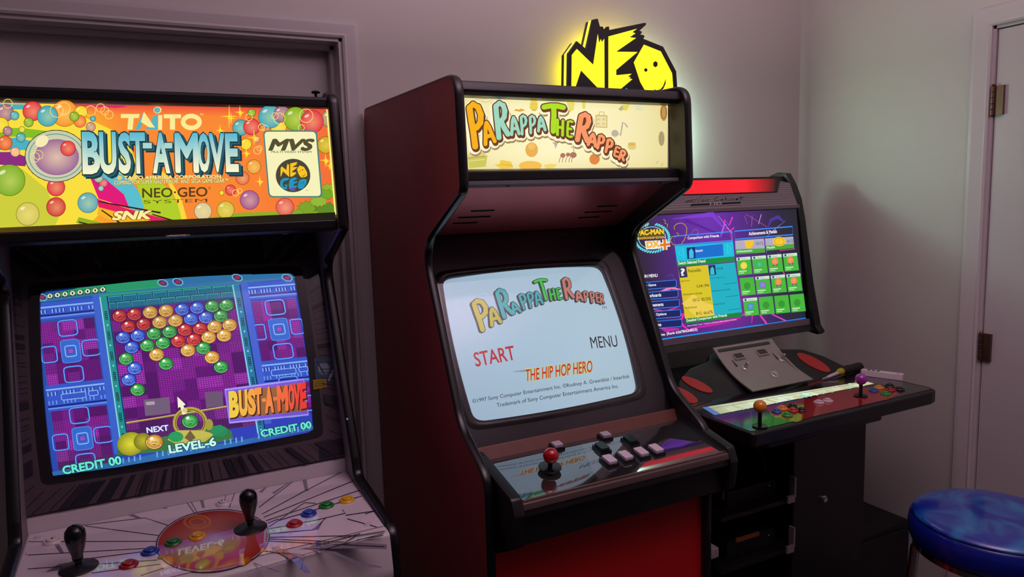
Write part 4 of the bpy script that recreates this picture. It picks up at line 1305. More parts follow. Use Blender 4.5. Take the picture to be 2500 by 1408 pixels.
# top strip with score digits and sockets
sh.quad([(192, 360), (600, 318), (1260, 262), (590, 310)], (50, 150, 110))
sh.poly([(190, 372), (420, 318), (700, 288), (1000, 262), (1300, 246), (1560, 238), (1585, 262), (1262, 300), (560, 352), (200, 396)], (52, 120, 170))
sh.poly([(300, 345), (420, 318), (700, 288), (860, 274), (870, 318), (590, 345), (580, 338), (300, 362)], (46, 160, 110))
sh.build('top_strip_picture', TUBE_B, scr)
for k in range(8):
    x = 272 + k * 40.5; y = 361 - k * 4.6
    sh.quad([(x - 18, y - 12), (x + 14, y - 16), (x + 16, y + 12), (x - 15, y + 16)], (30, 46, 40)); sh.type('0', x - 12, y + 11, x + 12, y + 8, 22, (226, 236, 190), 0.04)
sh.build('score_picture', TUBE_B, scr)
for x, y in ((875, 294), (955, 288), (1272, 264), (228, 366), (1540, 262)):
    sh.ell(x, y, 32, 20, (130, 190, 210), 8, 0.3); sh.ell(x, y, 25, 15, (40, 70, 120), 8, 0.3); sh.ell(x, y, 15, 10, (160, 50, 90), 10)
    sh.build('socket_picture', TUBE_B, scr)
sh.ml = ml
# balls
BC_ = {'R': ((236, 40, 40), (140, 10, 24)), 'Y': ((252, 206, 80), (176, 110, 24)), 'B': ((70, 130, 250), (20, 44, 170)), 'G': ((60, 206, 80), (8, 100, 34))}
BALLS = [(645, 470, 'R'), (724, 462, 'R'), (808, 452, 'Y'), (892, 444, 'Y'), (978, 436, 'B'), (1058, 428, 'B'), (1138, 419, 'G'), (1214, 413, 'G'),
         (692, 527, 'R'), (773, 516, 'R'), (858, 506, 'Y'), (942, 497, 'Y'), (1025, 488, 'B'), (1104, 480, 'B'), (1185, 472, 'G'),
         (664, 587, 'B'), (743, 577, 'B'), (828, 567, 'G'), (911, 557, 'G'), (993, 547, 'R'), (1073, 540, 'R'), (1150, 530, 'Y'), (1230, 521, 'Y'),
         (710, 640, 'B'), (793, 630, 'G'), (876, 617, 'G'), (958, 607, 'R'), (1040, 599, 'R'), (1118, 587, 'Y'), (1200, 577, 'Y'),
         (680, 701, 'G'), (842, 680, 'Y'), (1008, 657, 'Y'), (1090, 645, 'G'), (726, 752, 'B'), (892, 728, 'G'), (1136, 694, 'Y'), (695, 812, 'B'), (1184, 745, 'G'), (742, 866, 'G')]
def ball_pic(x, y, k, r=39, name='ball_picture'):
    a, d = BC_[k]
    sh.ell(x, y, r + 2, r * 0.84 + 2, mix(d, (10, 0, 20), 0.5), 20); sh.ell(x, y, r, r * 0.84, mix(a, (255, 255, 255), 0.25), 20, -0.1, d, -0.15, -0.2)
    sh.ring(x, y, r - 3, r * 0.84 - 3, 3, mix(a, (255, 255, 255), 0.35), 18, 0.4, 3.4)
    sh.ell(x - r * 0.3, y - r * 0.4, r * 0.22, r * 0.16, (255, 250, 240), 10, -0.5)
    if k != 'R':
        sh.line([(x - 14, y + 4), (x - 6, y - 4), (x, y + 6), (x + 7, y - 4), (x + 15, y + 2)], 4, mix(d, (0, 0, 0), 0.25)); sh.line([(x - 9, y + 13), (x, y + 16), (x + 9, y + 11)], 4, mix(d, (0, 0, 0), 0.25))
    else:
        sh.line([(x - 10, y + 10), (x + 4, y + 2), (x + 14, y + 6)], 5, mix(d, (0, 0, 0), 0.3))
    sh.build(name, TUBE_B, scr)
for x, y, k in BALLS:
    ball_pic(x, y, k)
# launcher
sh.line([(682, 1042), (940, 1000), (1215, 954)], 9, (150, 130, 50)); sh.line([(682, 1039), (940, 997), (1215, 951)], 3, (226, 210, 130))
sh.build('dead_line_picture', TUBE_B, scr)
sh.quad([(774, 918), (910, 905), (916, 990), (782, 1004)], (110, 90, 116)); sh.quad([(784, 930), (830, 926), (834, 944), (788, 948)], (170, 150, 170)); sh.build('plate_picture', TUBE_B, scr); sh.quad([(1098, 880), (1190, 872), (1196, 950), (1106, 962)], (104, 84, 110))
sh.build('plate_picture', TUBE_B, scr)
sh.poly([(630, 1215), (640, 1160), (900, 1110), (1000, 1090), (1180, 1050), (1240, 1085), (1250, 1130), (900, 1190)], (60, 120, 70))
sh.ring(1020, 1040, 92, 84, 20, (176, 160, 60), 30); sh.ring(1020, 1040, 80, 72, 4, (90, 70, 30), 30)
sh.poly([(900, 1130), (960, 1080), (1080, 1080), (1150, 1100), (1100, 1140), (950, 1155)], (190, 180, 80)); sh.poly([(990, 1120), (1020, 1080), (1050, 1120), (1020, 1140)], (110, 90, 60))
sh.ell(945, 1115, 40, 28, (40, 150, 90), 14); sh.ell(1175, 1085, 46, 30, (40, 140, 90), 14); sh.ell(1120, 1050, 22, 30, (160, 150, 60), 12)
sh.build('launcher_picture', TUBE_B, scr)
ball_pic(1020, 1032, 'G', 44)
sh.poly([(952, 902), (996, 944), (984, 950), (1000, 992), (980, 998), (968, 956), (956, 962)], (236, 232, 210)); sh.ell(992, 975, 14, 13, (210, 200, 120), 12)
sh.build('pointer_picture', TUBE_B, scr)
sh.ell(705, 1152, 72, 62, (226, 220, 60), 22, -0.2, (150, 150, 30)); sh.ell(770, 1140, 50, 46, (190, 180, 50), 18, 0, (120, 120, 30))
sh.build('sack_picture', TUBE_B, scr)
ball_pic(830, 1142, 'Y', 46)
sh.type('NEXT', 792, 1094, 906, 1080, 28, (226, 226, 250), 0.03, edge=(40, 40, 120), eoff=0.09)
sh.build('next_picture', TUBE_B, scr)
# bottom strip and counters
sh.poly([(284, 1300), (640, 1245), (900, 1190), (1250, 1140), (1676, 1056), (1676, 1076), (1260, 1165), (640, 1275), (290, 1322)], (48, 110, 176))
for k in range(34):
    x = 660 + k * 30; y = 1240 - k * 5.4
    if k % 6 < 4: sh.quad([(x, y - 12), (x + 8, y - 14), (x + 10, y + 14), (x + 2, y + 16)], (110, 170, 220))
sh.build('bottom_strip_picture', TUBE_B, scr)
for t, x0, y0, x1, y1, h in (('CREDIT 00', 346, 1314, 656, 1258, 42), ('CREDIT 00', 1400, 1116, 1668, 1066, 36), ('LEVEL-6', 912, 1202, 1158, 1160, 42)):
    sh.type(t, x0, y0, x1, y1, h, (110, 246, 214) if t[0] == 'C' else (190, 240, 226), 0.035, edge=(20, 60, 90), eoff=0.09)
    sh.build('counter_picture', TUBE_B, scr)
sh.poly([(1200, 862), (1626, 802), (1654, 1000), (1226, 1044)], (118, 90, 214)); sh.line([(1206, 866), (1624, 808), (1650, 996), (1230, 1040)], 9, (166, 150, 246), True)
sh.quad([(1222, 884), (1622, 828), (1640, 976), (1238, 1018)], (150, 96, 60))
for i, (t, x0, x1) in enumerate((('B', 1228, 1276), ('U', 1280, 1324), ('S', 1328, 1366), ('T', 1364, 1400), ('-', 1400, 1420), ('A', 1418, 1462), ('-', 1460, 1482), ('M', 1484, 1540), ('O', 1542, 1576), ('V', 1572, 1606), ('E', 1606, 1638))):
    f = (x0 - 1228) / 410.0; yt = 884 - f * 50; yb = 1004 - f * 52
    col = mix((232, 196, 70), (246, 60, 60), f * 1.05)
    if t == '-':
        yt, yb = (yt + yb) / 2 - 10, (yt + yb) / 2 + 8
        sh.quad([(x0, yt), (x1, yt - 3), (x1 + 3, yb - 3), (x0 + 3, yb)], col)
    else:
        q = ((x0, yt), (x1 - 6, yt - 5), (x1 - 1, yb - 5), (x0 + 5, yb))
        sh.text(t, tuple((a + 6, b_ + 6) for a, b_ in q), (70, 40, 40), 0.07); sh.text(t, q, col, 0.06)
sh.build('banner_picture', TUBE_B, scr)
g = MB().plate([(0.001, -0.002), (0.648, -0.002), (0.648, 0.560), (0.001, 0.560)], BSO, UX, BSV, BSN, 0.0200, 0.0225)
g.build('monitor_glass', MATS['clear_monitor_glass'], bc)

# control panel: white strip, sloping deck with printed rays, rolled front
MB().prism(rounded([(-0.420, 0.905), (-0.437, 0.905), (-0.437, 0.914), (-0.434, 0.942, 0.002), (-0.420, 0.948)], 2), BI0, BI1).build('deck_strip', WHITEL, bc)
deck = MB().prism(rounded([(-0.400, 0.870), (-0.400, 0.913), (-0.436, 0.9118), (-0.786, 0.9010, 0.010), (-0.800, 0.820, 0.05), (-0.750, 0.700, 0.02), (-0.720, 0.700)], 8), BI0, BI1).build('control_panel', WHITEL, bc, smooth='auto')
BCO, BCV, _ = PANELS['BC']; BCO = Vector(BCO); BCV = Vector(BCV).normalized(); BCN = UX.cross(BCV)
INKD = print_mat('deck_ink', False, rough=0.06, spec=0.5, coat=0.8)
st = Sheet('BC', 2.5, 0, 1080, start=0.0012, step=0.00002)
st.tris([(0.002, 0.022), (0.647, 0.022), (0.647, 0.336), (0.002, 0.336)], [(0, 1, 2, 3)], (222, 208, 218), uvspace=True)
st.build('deck_overlay', INKD, deck)
GB = (120, 112, 130); LK = (40, 30, 40)
for q in ([(985, 405), (1010, 400), (1035, 385), (1015, 408)], [(780, 447), (815, 440), (865, 462), (838, 466)], [(1220, 355), (1240, 348), (1252, 400), (1235, 404)], [(1840, 212), (1868, 208), (1882, 298), (1862, 296)],
          [(1580, 305), (1640, 255), (1655, 250), (1600, 308)], [(1660, 310), (1815, 222), (1800, 222), (1672, 318)], [(330, 625), (360, 622), (392, 676), (366, 676)], [(275, 795), (360, 745), (420, 735), (400, 775)],
          [(1655, 640), (1740, 655), (1840, 720), (1900, 800), (1860, 800), (1780, 720), (1690, 670)], [(1880, 650), (2050, 690), (2200, 760), (2330, 770), (2330, 760), (2200, 735), (2050, 670)],
          [(1820, 650), (2180, 650), (2360, 655), (2360, 625), (2180, 610), (1900, 640)], [(1900, 535), (1960, 490), (1985, 460), (1945, 535)], [(1930, 610), (1945, 612), (1960, 642), (1945, 642)]):
    st.poly(q, GB); st.build('deck_band', INKD, deck)
for pts in ([(500, 508), (885, 462), (1060, 520)], [(520, 512), (980, 572)], [(175, 608), (980, 606)], [(170, 690), (965, 645)], [(160, 690), (160, 680)], [(520, 714), (950, 660)], [(170, 775), (960, 720)], [(560, 800), (980, 745)], [(860, 815), (1000, 770)],
            [(1140, 365), (1190, 438)], [(1165, 362), (1205, 432)], [(1380, 310), (1375, 345)], [(1438, 298), (1400, 400)], [(1560, 280), (1480, 400)], [(1580, 400), (1810, 225)], [(1600, 440), (1860, 300), (2110, 170)], [(1610, 460), (2170, 232)], [(1625, 480), (2195, 295)],
            [(1635, 496), (1700, 470)], [(1640, 520), (1860, 370), (1930, 375)], [(1645, 530), (1960, 470)], [(1645, 560), (1920, 535), (1990, 462)], [(2090, 415), (2110, 435), (1960, 470)], [(1640, 582), (2180, 572), (2350, 545)], [(1645, 592), (2110, 612), (2170, 575)],
            [(1640, 605), (2345, 640)], [(1600, 665), (1850, 690), (2340, 560)], [(1500, 795), (1860, 690), (1840, 780)], [(1550, 740), (1720, 800)], [(2230, 440), (2300, 420), (2110, 448)], [(1900, 640), (2200, 560)], [(2120, 470), (2300, 520)], [(2180, 600), (2340, 570)], [(1700, 480), (2210, 330)]):
    st.line(pts, 4.5, LK); st.build('deck_line', INKD, deck)
st.ell(1300, 604, 350, 190, (60, 44, 60), 48, -0.12); st.ell(1300, 604, 343, 185, (186, 170, 186), 48, -0.12); st.ell(1300, 604, 337, 180, (196, 130, 120), 48, -0.12, (172, 44, 36))
st.ell(1305, 590, 130, 66, (196, 160, 166), 30, 0, (186, 90, 76))
st.ring(1205, 490, 86, 46, 14, (200, 120, 60), 26); st.ring(1205, 490, 52, 28, 10, (200, 120, 70), 22)
st.build('deck_medallion', INKD, deck)
for x, y, rx, ry in ((1400, 650, 52, 14), (1110, 740, 60, 18), (1250, 745, 70, 22), (1400, 740, 80, 24), (1490, 730, 50, 22), (990, 700, 30, 12)):  # orange blotches: a reflection painted into the medallion's colours
    st.ell(x, y, rx, ry, (206, 130, 50), 14, -0.4, (176, 76, 36)); st.build('painted_reflection', INKD, deck)
bcs = Sheet('BC')
bp = lambda x, y: bcs.pt(x, y, 0.0010)
for x, y, rgb in ((315, 1381, (150, 24, 28)), (367, 1349, (28, 56, 150)), (423, 1327, (26, 108, 46)), (482, 1312, (214, 150, 24)), (719, 1281, (164, 28, 34)), (754, 1256, (30, 64, 168)), (797, 1236, (28, 122, 50)), (847, 1223, (226, 170, 30))):
    round_button(bc, bp(x, y), BCN, rgb)
label(round_button(bc, bp(128, 1324), BCN, (214, 200, 196), mark=[0.0]), 'white start button with one player mark')
label(round_button(bc, bp(546, 1230), BCN, (214, 200, 206), mark=[-0.0032, 0.0032]), 'white start button with two player mark')
bat_stick(bc, bp(193, 1388), BCN); bat_stick(bc, bp(612, 1291), BCN)
for x, y in ((838, 1147), (92, 1313), (898, 1281), (675, 1340)):
    screw(bc, bp(x, y), BCN, mat('pale_bolt', (196, 180, 190), 0.35), 0.0075)
MB().box(BI0, BI1, -0.745, -0.725, 0.03, 0.72).build('front_panel', WHITEL, bc)
MB().box(BI0, BI1, -0.720, -0.05, 0.0, 0.03).build('base_board', BLACK, bc)
screw(bc, (0.386, -0.470, 1.053), (-0.2, -1, 0.2), WHITEL, 0.003)

# ------------------------------------------------------------------ right cabinet: black widescreen cabinet
nc = thing('arcade_cabinet', 'black widescreen arcade cabinet with a red light bar on top, in the room corner', 'arcade cabinet', (1.73, -0.35, 0.0), 'arcade cabinets')
NX0, NX1 = 1.297, 2.163
front = [(-0.150, 1.628), (-0.188, 1.623), (-0.215, 1.584), (-0.241, 1.528), (-0.257, 1.461), (-0.301, 1.221), (-0.337, 1.070), (-0.356, 1.050), (-0.346, 1.038)]
prof = front + [(-0.230, 1.052), (-0.115, 1.150), (-0.095, 1.300), (-0.095, 1.560), (-0.110, 1.615)]
for x0, x1 in ((NX0, NX0 + 0.032), (NX1 - 0.032, NX1)):
    MB().prism(prof, x0, x1).build('display_cheek', BLACK, nc, bevel=0.003)
NSO, NSV, _ = PANELS['NS']; NSO = Vector(NSO); NSV = Vector(NSV).normalized(); NSN = UX.cross(NSV)
X0, X1 = NX0 + 0.032, NX1 - 0.032
def yz(v, h=0.0):
    p = NSO + NSV * v + NSN * h
    return (p.y, p.z)
inner = [yz(-0.050, 0.004), yz(-0.050, -0.03), (-0.110, 1.160), (-0.098, 1.300), (-0.098, 1.560), (-0.115, 1.612), (-0.182, 1.612), (-0.236, 1.508), yz(0.402, -0.006), yz(-0.030, -0.006)]
MB().prism(inner, X0, X1).build('display_body', BLACK, nc)
MB().prism([yz(-0.026, 0.010), yz(-0.004, 0.010), yz(-0.004, -0.006), yz(-0.026, -0.006)], X0, X1).build('bezel_strip', mat('grey_plastic', (112, 100, 108), 0.42), nc, bevel=0.001)
MB().prism([yz(-0.048, 0.026), yz(-0.026, 0.012), yz(-0.026, -0.02), yz(-0.048, -0.02)], X0, X1).build('display_chin', BLACK, nc, bevel=0.002)
MB().prism([yz(0.402, 0.010), yz(0.414, 0.010), yz(0.414, -0.006), yz(0.402, -0.006)], X0, X1).build('bezel_strip', MATS['grey_plastic'], nc, bevel=0.001)
# header: speaker grille panel, light bar, logo
NHO, NHV, _ = PANELS['NH']; NHO = Vector(NHO); NHV = Vector(NHV).normalized(); NHN = UX.cross(NHV)
def grille_mat():
    m = bpy.data.materials.new('perforated_grey_panel'); m.use_nodes = True
    nt = m.node_tree; b = nt.nodes['Principled BSDF']
    tc = nt.nodes.new('ShaderNodeTexCoord'); vo = nt.nodes.new('ShaderNodeTexVoronoi')
    vo.inputs['Scale'].default_value = 260; vo.inputs['Randomness'].default_value = 0.0
    rp = nt.nodes.new('ShaderNodeValToRGB')
    rp.color_ramp.elements[0].position = 0.30; rp.color_ramp.elements[0].color = (0.02, 0.018, 0.02, 1)
    rp.color_ramp.elements[1].position = 0.42; rp.color_ramp.elements[1].color = (0.27, 0.23, 0.25, 1)
    nt.links.new(tc.outputs['Object'], vo.inputs['Vector']); nt.links.new(vo.outputs['Distance'], rp.inputs[0]); nt.links.new(rp.outputs[0], b.inputs['Base Color'])
    b.inputs['Roughness'].default_value = 0.45
    return m
gp = MB().plate([(X0 - NHO.x, -0.002), (X1 - NHO.x, -0.002), (X1 - NHO.x, 0.090), (0.788, 0.098), (0.752, 0.052), (0.108, 0.052), (0.072, 0.098), (X0 - NHO.x, 0.090)], NHO, UX, NHV, NHN, -0.012, 0.002).build('speaker_grille', grille_mat(), nc)
bar = MB().plate([(0.100, 0.056), (0.752, 0.056), (0.790, 0.112), (0.790, 0.114), (0.072, 0.114), (0.072, 0.112)], NHO, UX, NHV, NHN, -0.014, -0.002).build('light_bar', mat('dark_red_lens', (46, 6, 10), 0.2), nc)
LITN = print_mat('red_light_lens', True, 1.0, 0.15, 0.5)
sh = Sheet('NH', 6.25, 1580, 420, start=-0.0016, step=0.00003)
PTS = [((0.112, 0.059), (0.085, 0.110)), ((0.150, 0.059), (0.135, 0.110)), ((0.600, 0.059), (0.610, 0.110)), ((0.660, 0.059), (0.672, 0.110)), ((0.745, 0.059), (0.772, 0.110))]
CC = [(30, 4, 8), (240, 14, 34), (255, 24, 44), (206, 6, 26), (36, 6, 8)]
pts = []; cols = []
for (a, b_), c in zip(PTS, CC):
    pts += [a, b_]; cols += [c, c]
sh.tris(pts, [(2 * i, 2 * i + 2, 2 * i + 3, 2 * i + 1) for i in range(4)], cols, uvspace=True)
sh.build('lit_lens', LITN, bar)
sh.z = 0.0024
INKN = print_mat('panel_ink', False, rough=0.35)
DKN = (14, 10, 14); LTN = (186, 172, 178)
LOGO = [[(700, 448), (600, 466), (575, 452), (640, 436), (712, 424)], [(716, 464), (742, 382), (776, 464), (802, 384), (830, 374)],
        [(840, 424), (822, 442), (838, 460), (858, 442), (842, 424)], [(876, 426), (872, 456), (888, 450)], [(878, 404), (882, 400)], [(904, 424), (908, 456)], [(908, 442), (922, 426), (942, 428)],
        [(1082, 384), (1040, 386), (1012, 420), (1030, 444), (1085, 432)], [(1140, 416), (1112, 424), (1112, 442), (1135, 436), (1146, 414), (1150, 438)], [(1190, 364), (1180, 434), (1205, 434), (1214, 414), (1186, 416)],
        [(1242, 412), (1238, 434), (1256, 430)], [(1280, 410), (1280, 434)], [(1282, 416), (1312, 406), (1322, 432)], [(1345, 422), (1375, 416), (1366, 402), (1344, 412), (1350, 430), (1385, 426)], [(1420, 374), (1412, 424), (1440, 424)], [(1396, 394), (1470, 384)]]
for wdt, col in ((24, LTN), (13, DKN)):
    for pl in LOGO:
        sh.line(pl, wdt, col)
sh.quad([(644, 486), (1424, 446), (1430, 492), (650, 532)], LTN); sh.quad([(650, 492), (1420, 454), (1424, 486), (655, 526)], DKN)
sh.type('HD', 945, 508, 1126, 500, 30, LTN, 0.02, lean=12)
sh.build('logo_lettering', INKN, gp)

# screen and its picture
LCD = print_mat('widescreen_picture', True, 1.0, 0.25, 0.3)
scr = MB().plate([(-0.012, -0.002), (0.756, -0.002), (0.756, 0.402), (-0.012, 0.402)], NSO, UX, NSV, NSN, -0.010, 0.0).build('display_screen', BLACKG, nc)
sh = Sheet('NS', 2.933, 1480, 400)
def lcol(a, b):
    c = mix((46, 40, 66), (96, 40, 150), math.sin(math.pi * max(0, min(1, a * 1.1))) * 0.9)
    c = mix(c, (34, 34, 48), max(0, a - 0.72) * 3.4 * (1 - 0.4 * b))
    c = mix(c, (190, 40, 170), 0.55 * math.exp(-((a - 0.50) ** 2 / 0.02 + (b - 0.75) ** 2 / 0.06)))
    c = mix(c, (130, 60, 210), 0.5 * math.exp(-((a - 0.42) ** 2 / 0.02 + (b - 0.08) ** 2 / 0.05)))
    return mix(c, (50, 30, 40), max(0, 0.16 - a) * 4)
st_ = [(0.0, 0.4), (0.752, 0.4), (0.752, 0.0), (0.0, 0.0)]
pts = []; cols = []; fs = []
for j in range(15):
    for i in range(29):
        a, b_ = i / 28, j / 14
        pts.append((0.752 * a, 0.4 * (1 - b_))); cols.append(lcol(a, b_))
for j in range(14):
    for i in range(28):
        p_ = j * 29 + i; fs.append((p_, p_ + 1, p_ + 30, p_ + 29))
sh.tris(pts, fs, cols, uvspace=True)
sh.build('backdrop_picture', LCD, scr)
# light streaks and neon shapes
for pts, w_, col in (([(470, 395), (760, 360), (860, 480)], [2, 40, 8], (126, 60, 206)), ([(560, 400), (900, 540)], [26, 4], (88, 34, 150)), ([(830, 500), (850, 400), (880, 440), (905, 380)], 10, (226, 60, 190)), ([(860, 455), (890, 480), (915, 455)], 9, (236, 60, 170)),
                    ([(890, 480), (900, 540), (880, 590)], 7, (210, 60, 210)), ([(820, 520), (830, 470), (860, 430)], 6, (140, 110, 240)), ([(800, 370), (905, 500)], 3, (190, 150, 240)), ([(1045, 370), (1040, 450)], 2.5, (170, 120, 220)), ([(1110, 360), (1090, 430)], 4, (210, 170, 226)),
                    ([(1285, 405), (1215, 460), (1150, 520)], [1, 4, 3], (160, 130, 226)), ([(990, 370), (1010, 430)], 3, (170, 80, 206)), ([(1000, 360), (1150, 450)], 2.5, (206, 90, 150)), ([(1150, 470), (1180, 400), (1230, 380), (1280, 420)], [2, 24, 30, 2], (74, 50, 150)),
                    ([(262, 410), (275, 420), (295, 425), (285, 450), (300, 458)], 5, (190, 150, 40)), ([(410, 395), (425, 410), (418, 425), (440, 432), (435, 455)], 5, (190, 150, 40)),
                    ([(490, 470), (484, 450), (500, 432), (530, 422), (560, 432), (576, 455), (574, 500), (560, 540), (540, 570)], 5, (196, 154, 44)), ([(500, 492), (520, 500), (500, 520), (470, 520), (458, 550), (480, 580), (540, 575)], 5, (196, 154, 44)), ([(612, 500), (618, 480), (640, 468), (658, 480), (650, 520)], 4, (160, 110, 60)),
                    ([(960, 1085), (1050, 1060), (1040, 1140)], [10, 30, 4], (206, 40, 170)), ([(1100, 1080), (1160, 1160)], 12, (236, 60, 180)), ([(1185, 1075), (1300, 1130)], 10, (200, 70, 190)), ([(1240, 620), (1350, 608)], 5, (240, 60, 180)), ([(1230, 640), (1270, 780), (1280, 800)], 6, (226, 70, 190)), ([(1130, 540), (1150, 640)], 4, (150, 70, 210)),
                    ([(270, 965), (380, 930), (460, 885), (540, 900)], [16, 30, 22, 4], (246, 130, 170)), ([(250, 940), (340, 960), (450, 900)], [2, 20, 6], (226, 60, 150)), ([(440, 800), (470, 790), (490, 830), (450, 850)], 6, (96, 60, 160)), ([(300, 1030), (420, 1060), (520, 1020)], [4, 16, 4], (206, 60, 160)),
                    ([(480, 1075), (560, 1080), (520, 1130), (600, 1200)], [10, 40, 30, 6], (226, 40, 160)), ([(350, 1150), (430, 1190), (520, 1180)], [4, 30, 10], (196, 40, 170)), ([(600, 1180), (800, 1140), (960, 1100)], [10, 26, 8], (190, 36, 160))):
    sh.line(pts, w_, col); sh.build('neon_picture', LCD, scr)
# laurel badge
for k in range(40):
    a = 0.25 + (2 * math.pi - 0.5) * k / 39 + math.pi * 1.5
    cx, cy = 327 + 122 * math.cos(a), 530 + 100 * math.sin(a)
    z = sh.z; sh.ell(cx, cy, 14, 6, (96, 222, 232), 8, a + 0.7); sh.z = z
sh.up(); o = sh.build('laurel_picture', LCD, scr); o['kind'] = 'stuff'
sh.ring(327, 530, 100, 82, 5, (120, 226, 236), 36)
sh.quad([(212, 472), (415, 462), (416, 515), (216, 525)], (92, 76, 30)); sh.type('PAC-MAN', 224, 512, 410, 500, 36, (246, 206, 50), 0.05)
sh.type('CHAMPIONSHIP EDITION', 222, 542, 418, 532, 16, (236, 190, 40), 0.03)
sh.quad([(274, 552), (386, 546), (390, 606), (284, 612)], (236, 236, 230)); sh.type('DX', 292, 600, 378, 592, 42, (244, 180, 50), 0.05)
for w_, col in ((34, (240, 240, 236)), (18, (232, 120, 30))):
    sh.line([(416, 540), (420, 616)], w_, col); sh.line([(382, 582), (456, 574)], w_, col)
sh.build('game_badge_picture', LCD, scr)
# menu on the left
sh.type('MAIN MENU', 240, 818, 366, 808, 22, (230, 230, 236), 0.03); sh.build('menu_heading_picture', LCD, scr)
for t, x0, x1, y, xe in (('Play Game', 258, 356, 886, 500), ('Leaderboards', 268, 392, 958, 512), ('Achievements', 277, 408, 1026, 522), ('Help & Options', 285, 430, 1098, 530), ('Exit Game', 292, 392, 1168, 540)):
    q = [(p[0], p[1] - (p[0] - x0) * 0.08) for p in rrect(x0 - 14, xe, y - 36, y + 14, 10, 3)]
    sh.poly(q, (26, 34, 96)); sh.line(q, 5, (44, 130, 236), True)
    sh.type(t, x0, y, x1, y - (x1 - x0) * 0.08, 24, (244, 244, 250), 0.02); sh.build('menu_button_picture', LCD, scr)
# headers
for pts, t, x0, y0, x1, y1 in (([(482, 518), (900, 484), (905, 548), (488, 582)], 'Comparison with Friends', 582, 546, 806, 528), ([(915, 482), (1330, 448), (1334, 506), (920, 540)], 'Achievements & Medals', 1020, 512, 1220, 494)):
    sh.line(pts, 8, (60, 140, 246), True); sh.type(t, x0, y0, x1, y1, 24, (244, 244, 250), 0.02); sh.build('header_picture', LCD, scr)
# friend panel
sh.quad([(488, 588), (905, 556), (915, 662), (504, 700)], (28, 190, 222)); sh.quad([(572, 600), (832, 572), (838, 656), (578, 682)], (20, 110, 206)); sh.quad([(572, 600), (632, 594), (638, 676), (578, 682)], (16, 40, 110)); sh.poly([(592, 676), (590, 625), (606, 604), (622, 625), (624, 672)], (60, 190, 230))
sh.line([(545, 600), (512, 640), (552, 672)], 4, (70, 220, 236), True); sh.line([(862, 572), (890, 606), (868, 648)], 4, (70, 220, 236), True)
sh.type('Incog', 640, 638, 690, 632, 24, (240, 250, 255), 0.02)
sh.quad([(500, 700), (912, 662), (918, 698), (508, 736)], (24, 140, 64)); sh.type('Switch Selected Friend', 514, 722, 708, 704, 22, (236, 250, 236), 0.02); sh.build('friend_panel_picture', LCD, scr)
sh.quad([(512, 742), (724, 722), (772, 1086), (562, 1108)], (216, 196, 40)); sh.quad([(512, 742), (570, 737), (580, 810), (524, 816)], (54, 50, 84)); sh.type('?', 536, 800, 560, 798, 50, (240, 240, 240), 0.03)
sh.poly([(540, 1000), (620, 930), (700, 990), (760, 1010), (770, 1080), (640, 1095)], (236, 206, 80))
DT = (70, 60, 20)
for t, x0, y0, x1, y1, h in (('Prairiedillo', 584, 778, 676, 770, 22), ('High Score', 532, 848, 594, 842, 14), ('5,541,996', 646, 888, 734, 880, 22), ('Achievements Unlocked', 546, 942, 684, 930, 14), ('10/12  83.33%', 618, 986, 746, 974, 22), ('Medals Earned', 562, 1038, 644, 1030, 14), ('8/12  66.67%', 642, 1082, 760, 1070, 22)):
    sh.type(t, x0, y0, x1, y1, h, DT, 0.01)
sh.build('score_panel_picture', LCD, scr)
sh.quad([(724, 724), (918, 704), (968, 1060), (772, 1086)], (30, 176, 196)); sh.quad([(728, 728), (776, 722), (784, 792), (736, 798)], (18, 50, 90)); sh.poly([(742, 794), (742, 750), (756, 734), (768, 750), (772, 790)], (60, 190, 220))
BT = (16, 100, 120)
for t, x0, y0, x1, y1, h in (('Incog', 790, 762, 832, 756, 22), ("Friend's High Score", 738, 826, 846, 816, 12), ('Achievements Unlocked', 752, 916, 882, 902, 12), ('Medals Earned', 768, 1012, 846, 1002, 12)):
    sh.type(t, x0, y0, x1, y1, h, BT, 0.01)
for x, y in ((838, 862), (852, 952), (868, 1046)):
    sh.line([(x, y), (x + 94, y - 12)], 3, BT)
sh.build('rival_panel_picture', LCD, scr)
sh.quad([(562, 1110), (966, 1062), (972, 1092), (568, 1144)], (24, 130, 60)); sh.type('Detailed Comparison with Friends', 574, 1136, 862, 1096, 24, (236, 250, 236), 0.02); sh.type('Game Medal Total > Total for all Games (Non-Add-on Games)', 578, 1168, 930, 1120, 14, (226, 200, 226), 0.01); sh.build('detail_panel_picture', LCD, scr)
# totals
for q, ic, t, lab, x0 in (([(918, 550), (1124, 534), (1134, 634), (924, 648)], (246, 196, 40), '10/12', 'Achievements', 1068), ([(1132, 534), (1334, 520), (1342, 602), (1142, 622)], (246, 200, 44), '8/12', 'Medals', 1292)):
    sh.quad(q, (176, 172, 196)); (a, b_, c, d) = q
    sh.quad([(d[0] - 3, d[1] - 36), (c[0] - 3, c[1] - 30), c, d], (70, 166, 56))
    if t == '10/12':
        sh.poly([(985, 552), (1055, 546), (1046, 586), (1030, 604), (1005, 606), (992, 590)], ic)
    else:
        sh.ell(1234, 556, 46, 34, ic, 20); sh.ring(1234, 556, 36, 27, 4, (206, 150, 20), 20)
    sh.type(t, x0, 582 if t == '10/12' else 566, x0 + 52 if t == '10/12' else x0 + 40, 578 if t == '10/12' else 562, 22, (70, 70, 90), 0.0)
    sh.type(lab, d[0] + 6, d[1] - 12, d[0] + (118 if t == '10/12' else 62), d[1] - 20, 18, (236, 250, 236), 0.01); sh.build('total_picture', LCD, scr)
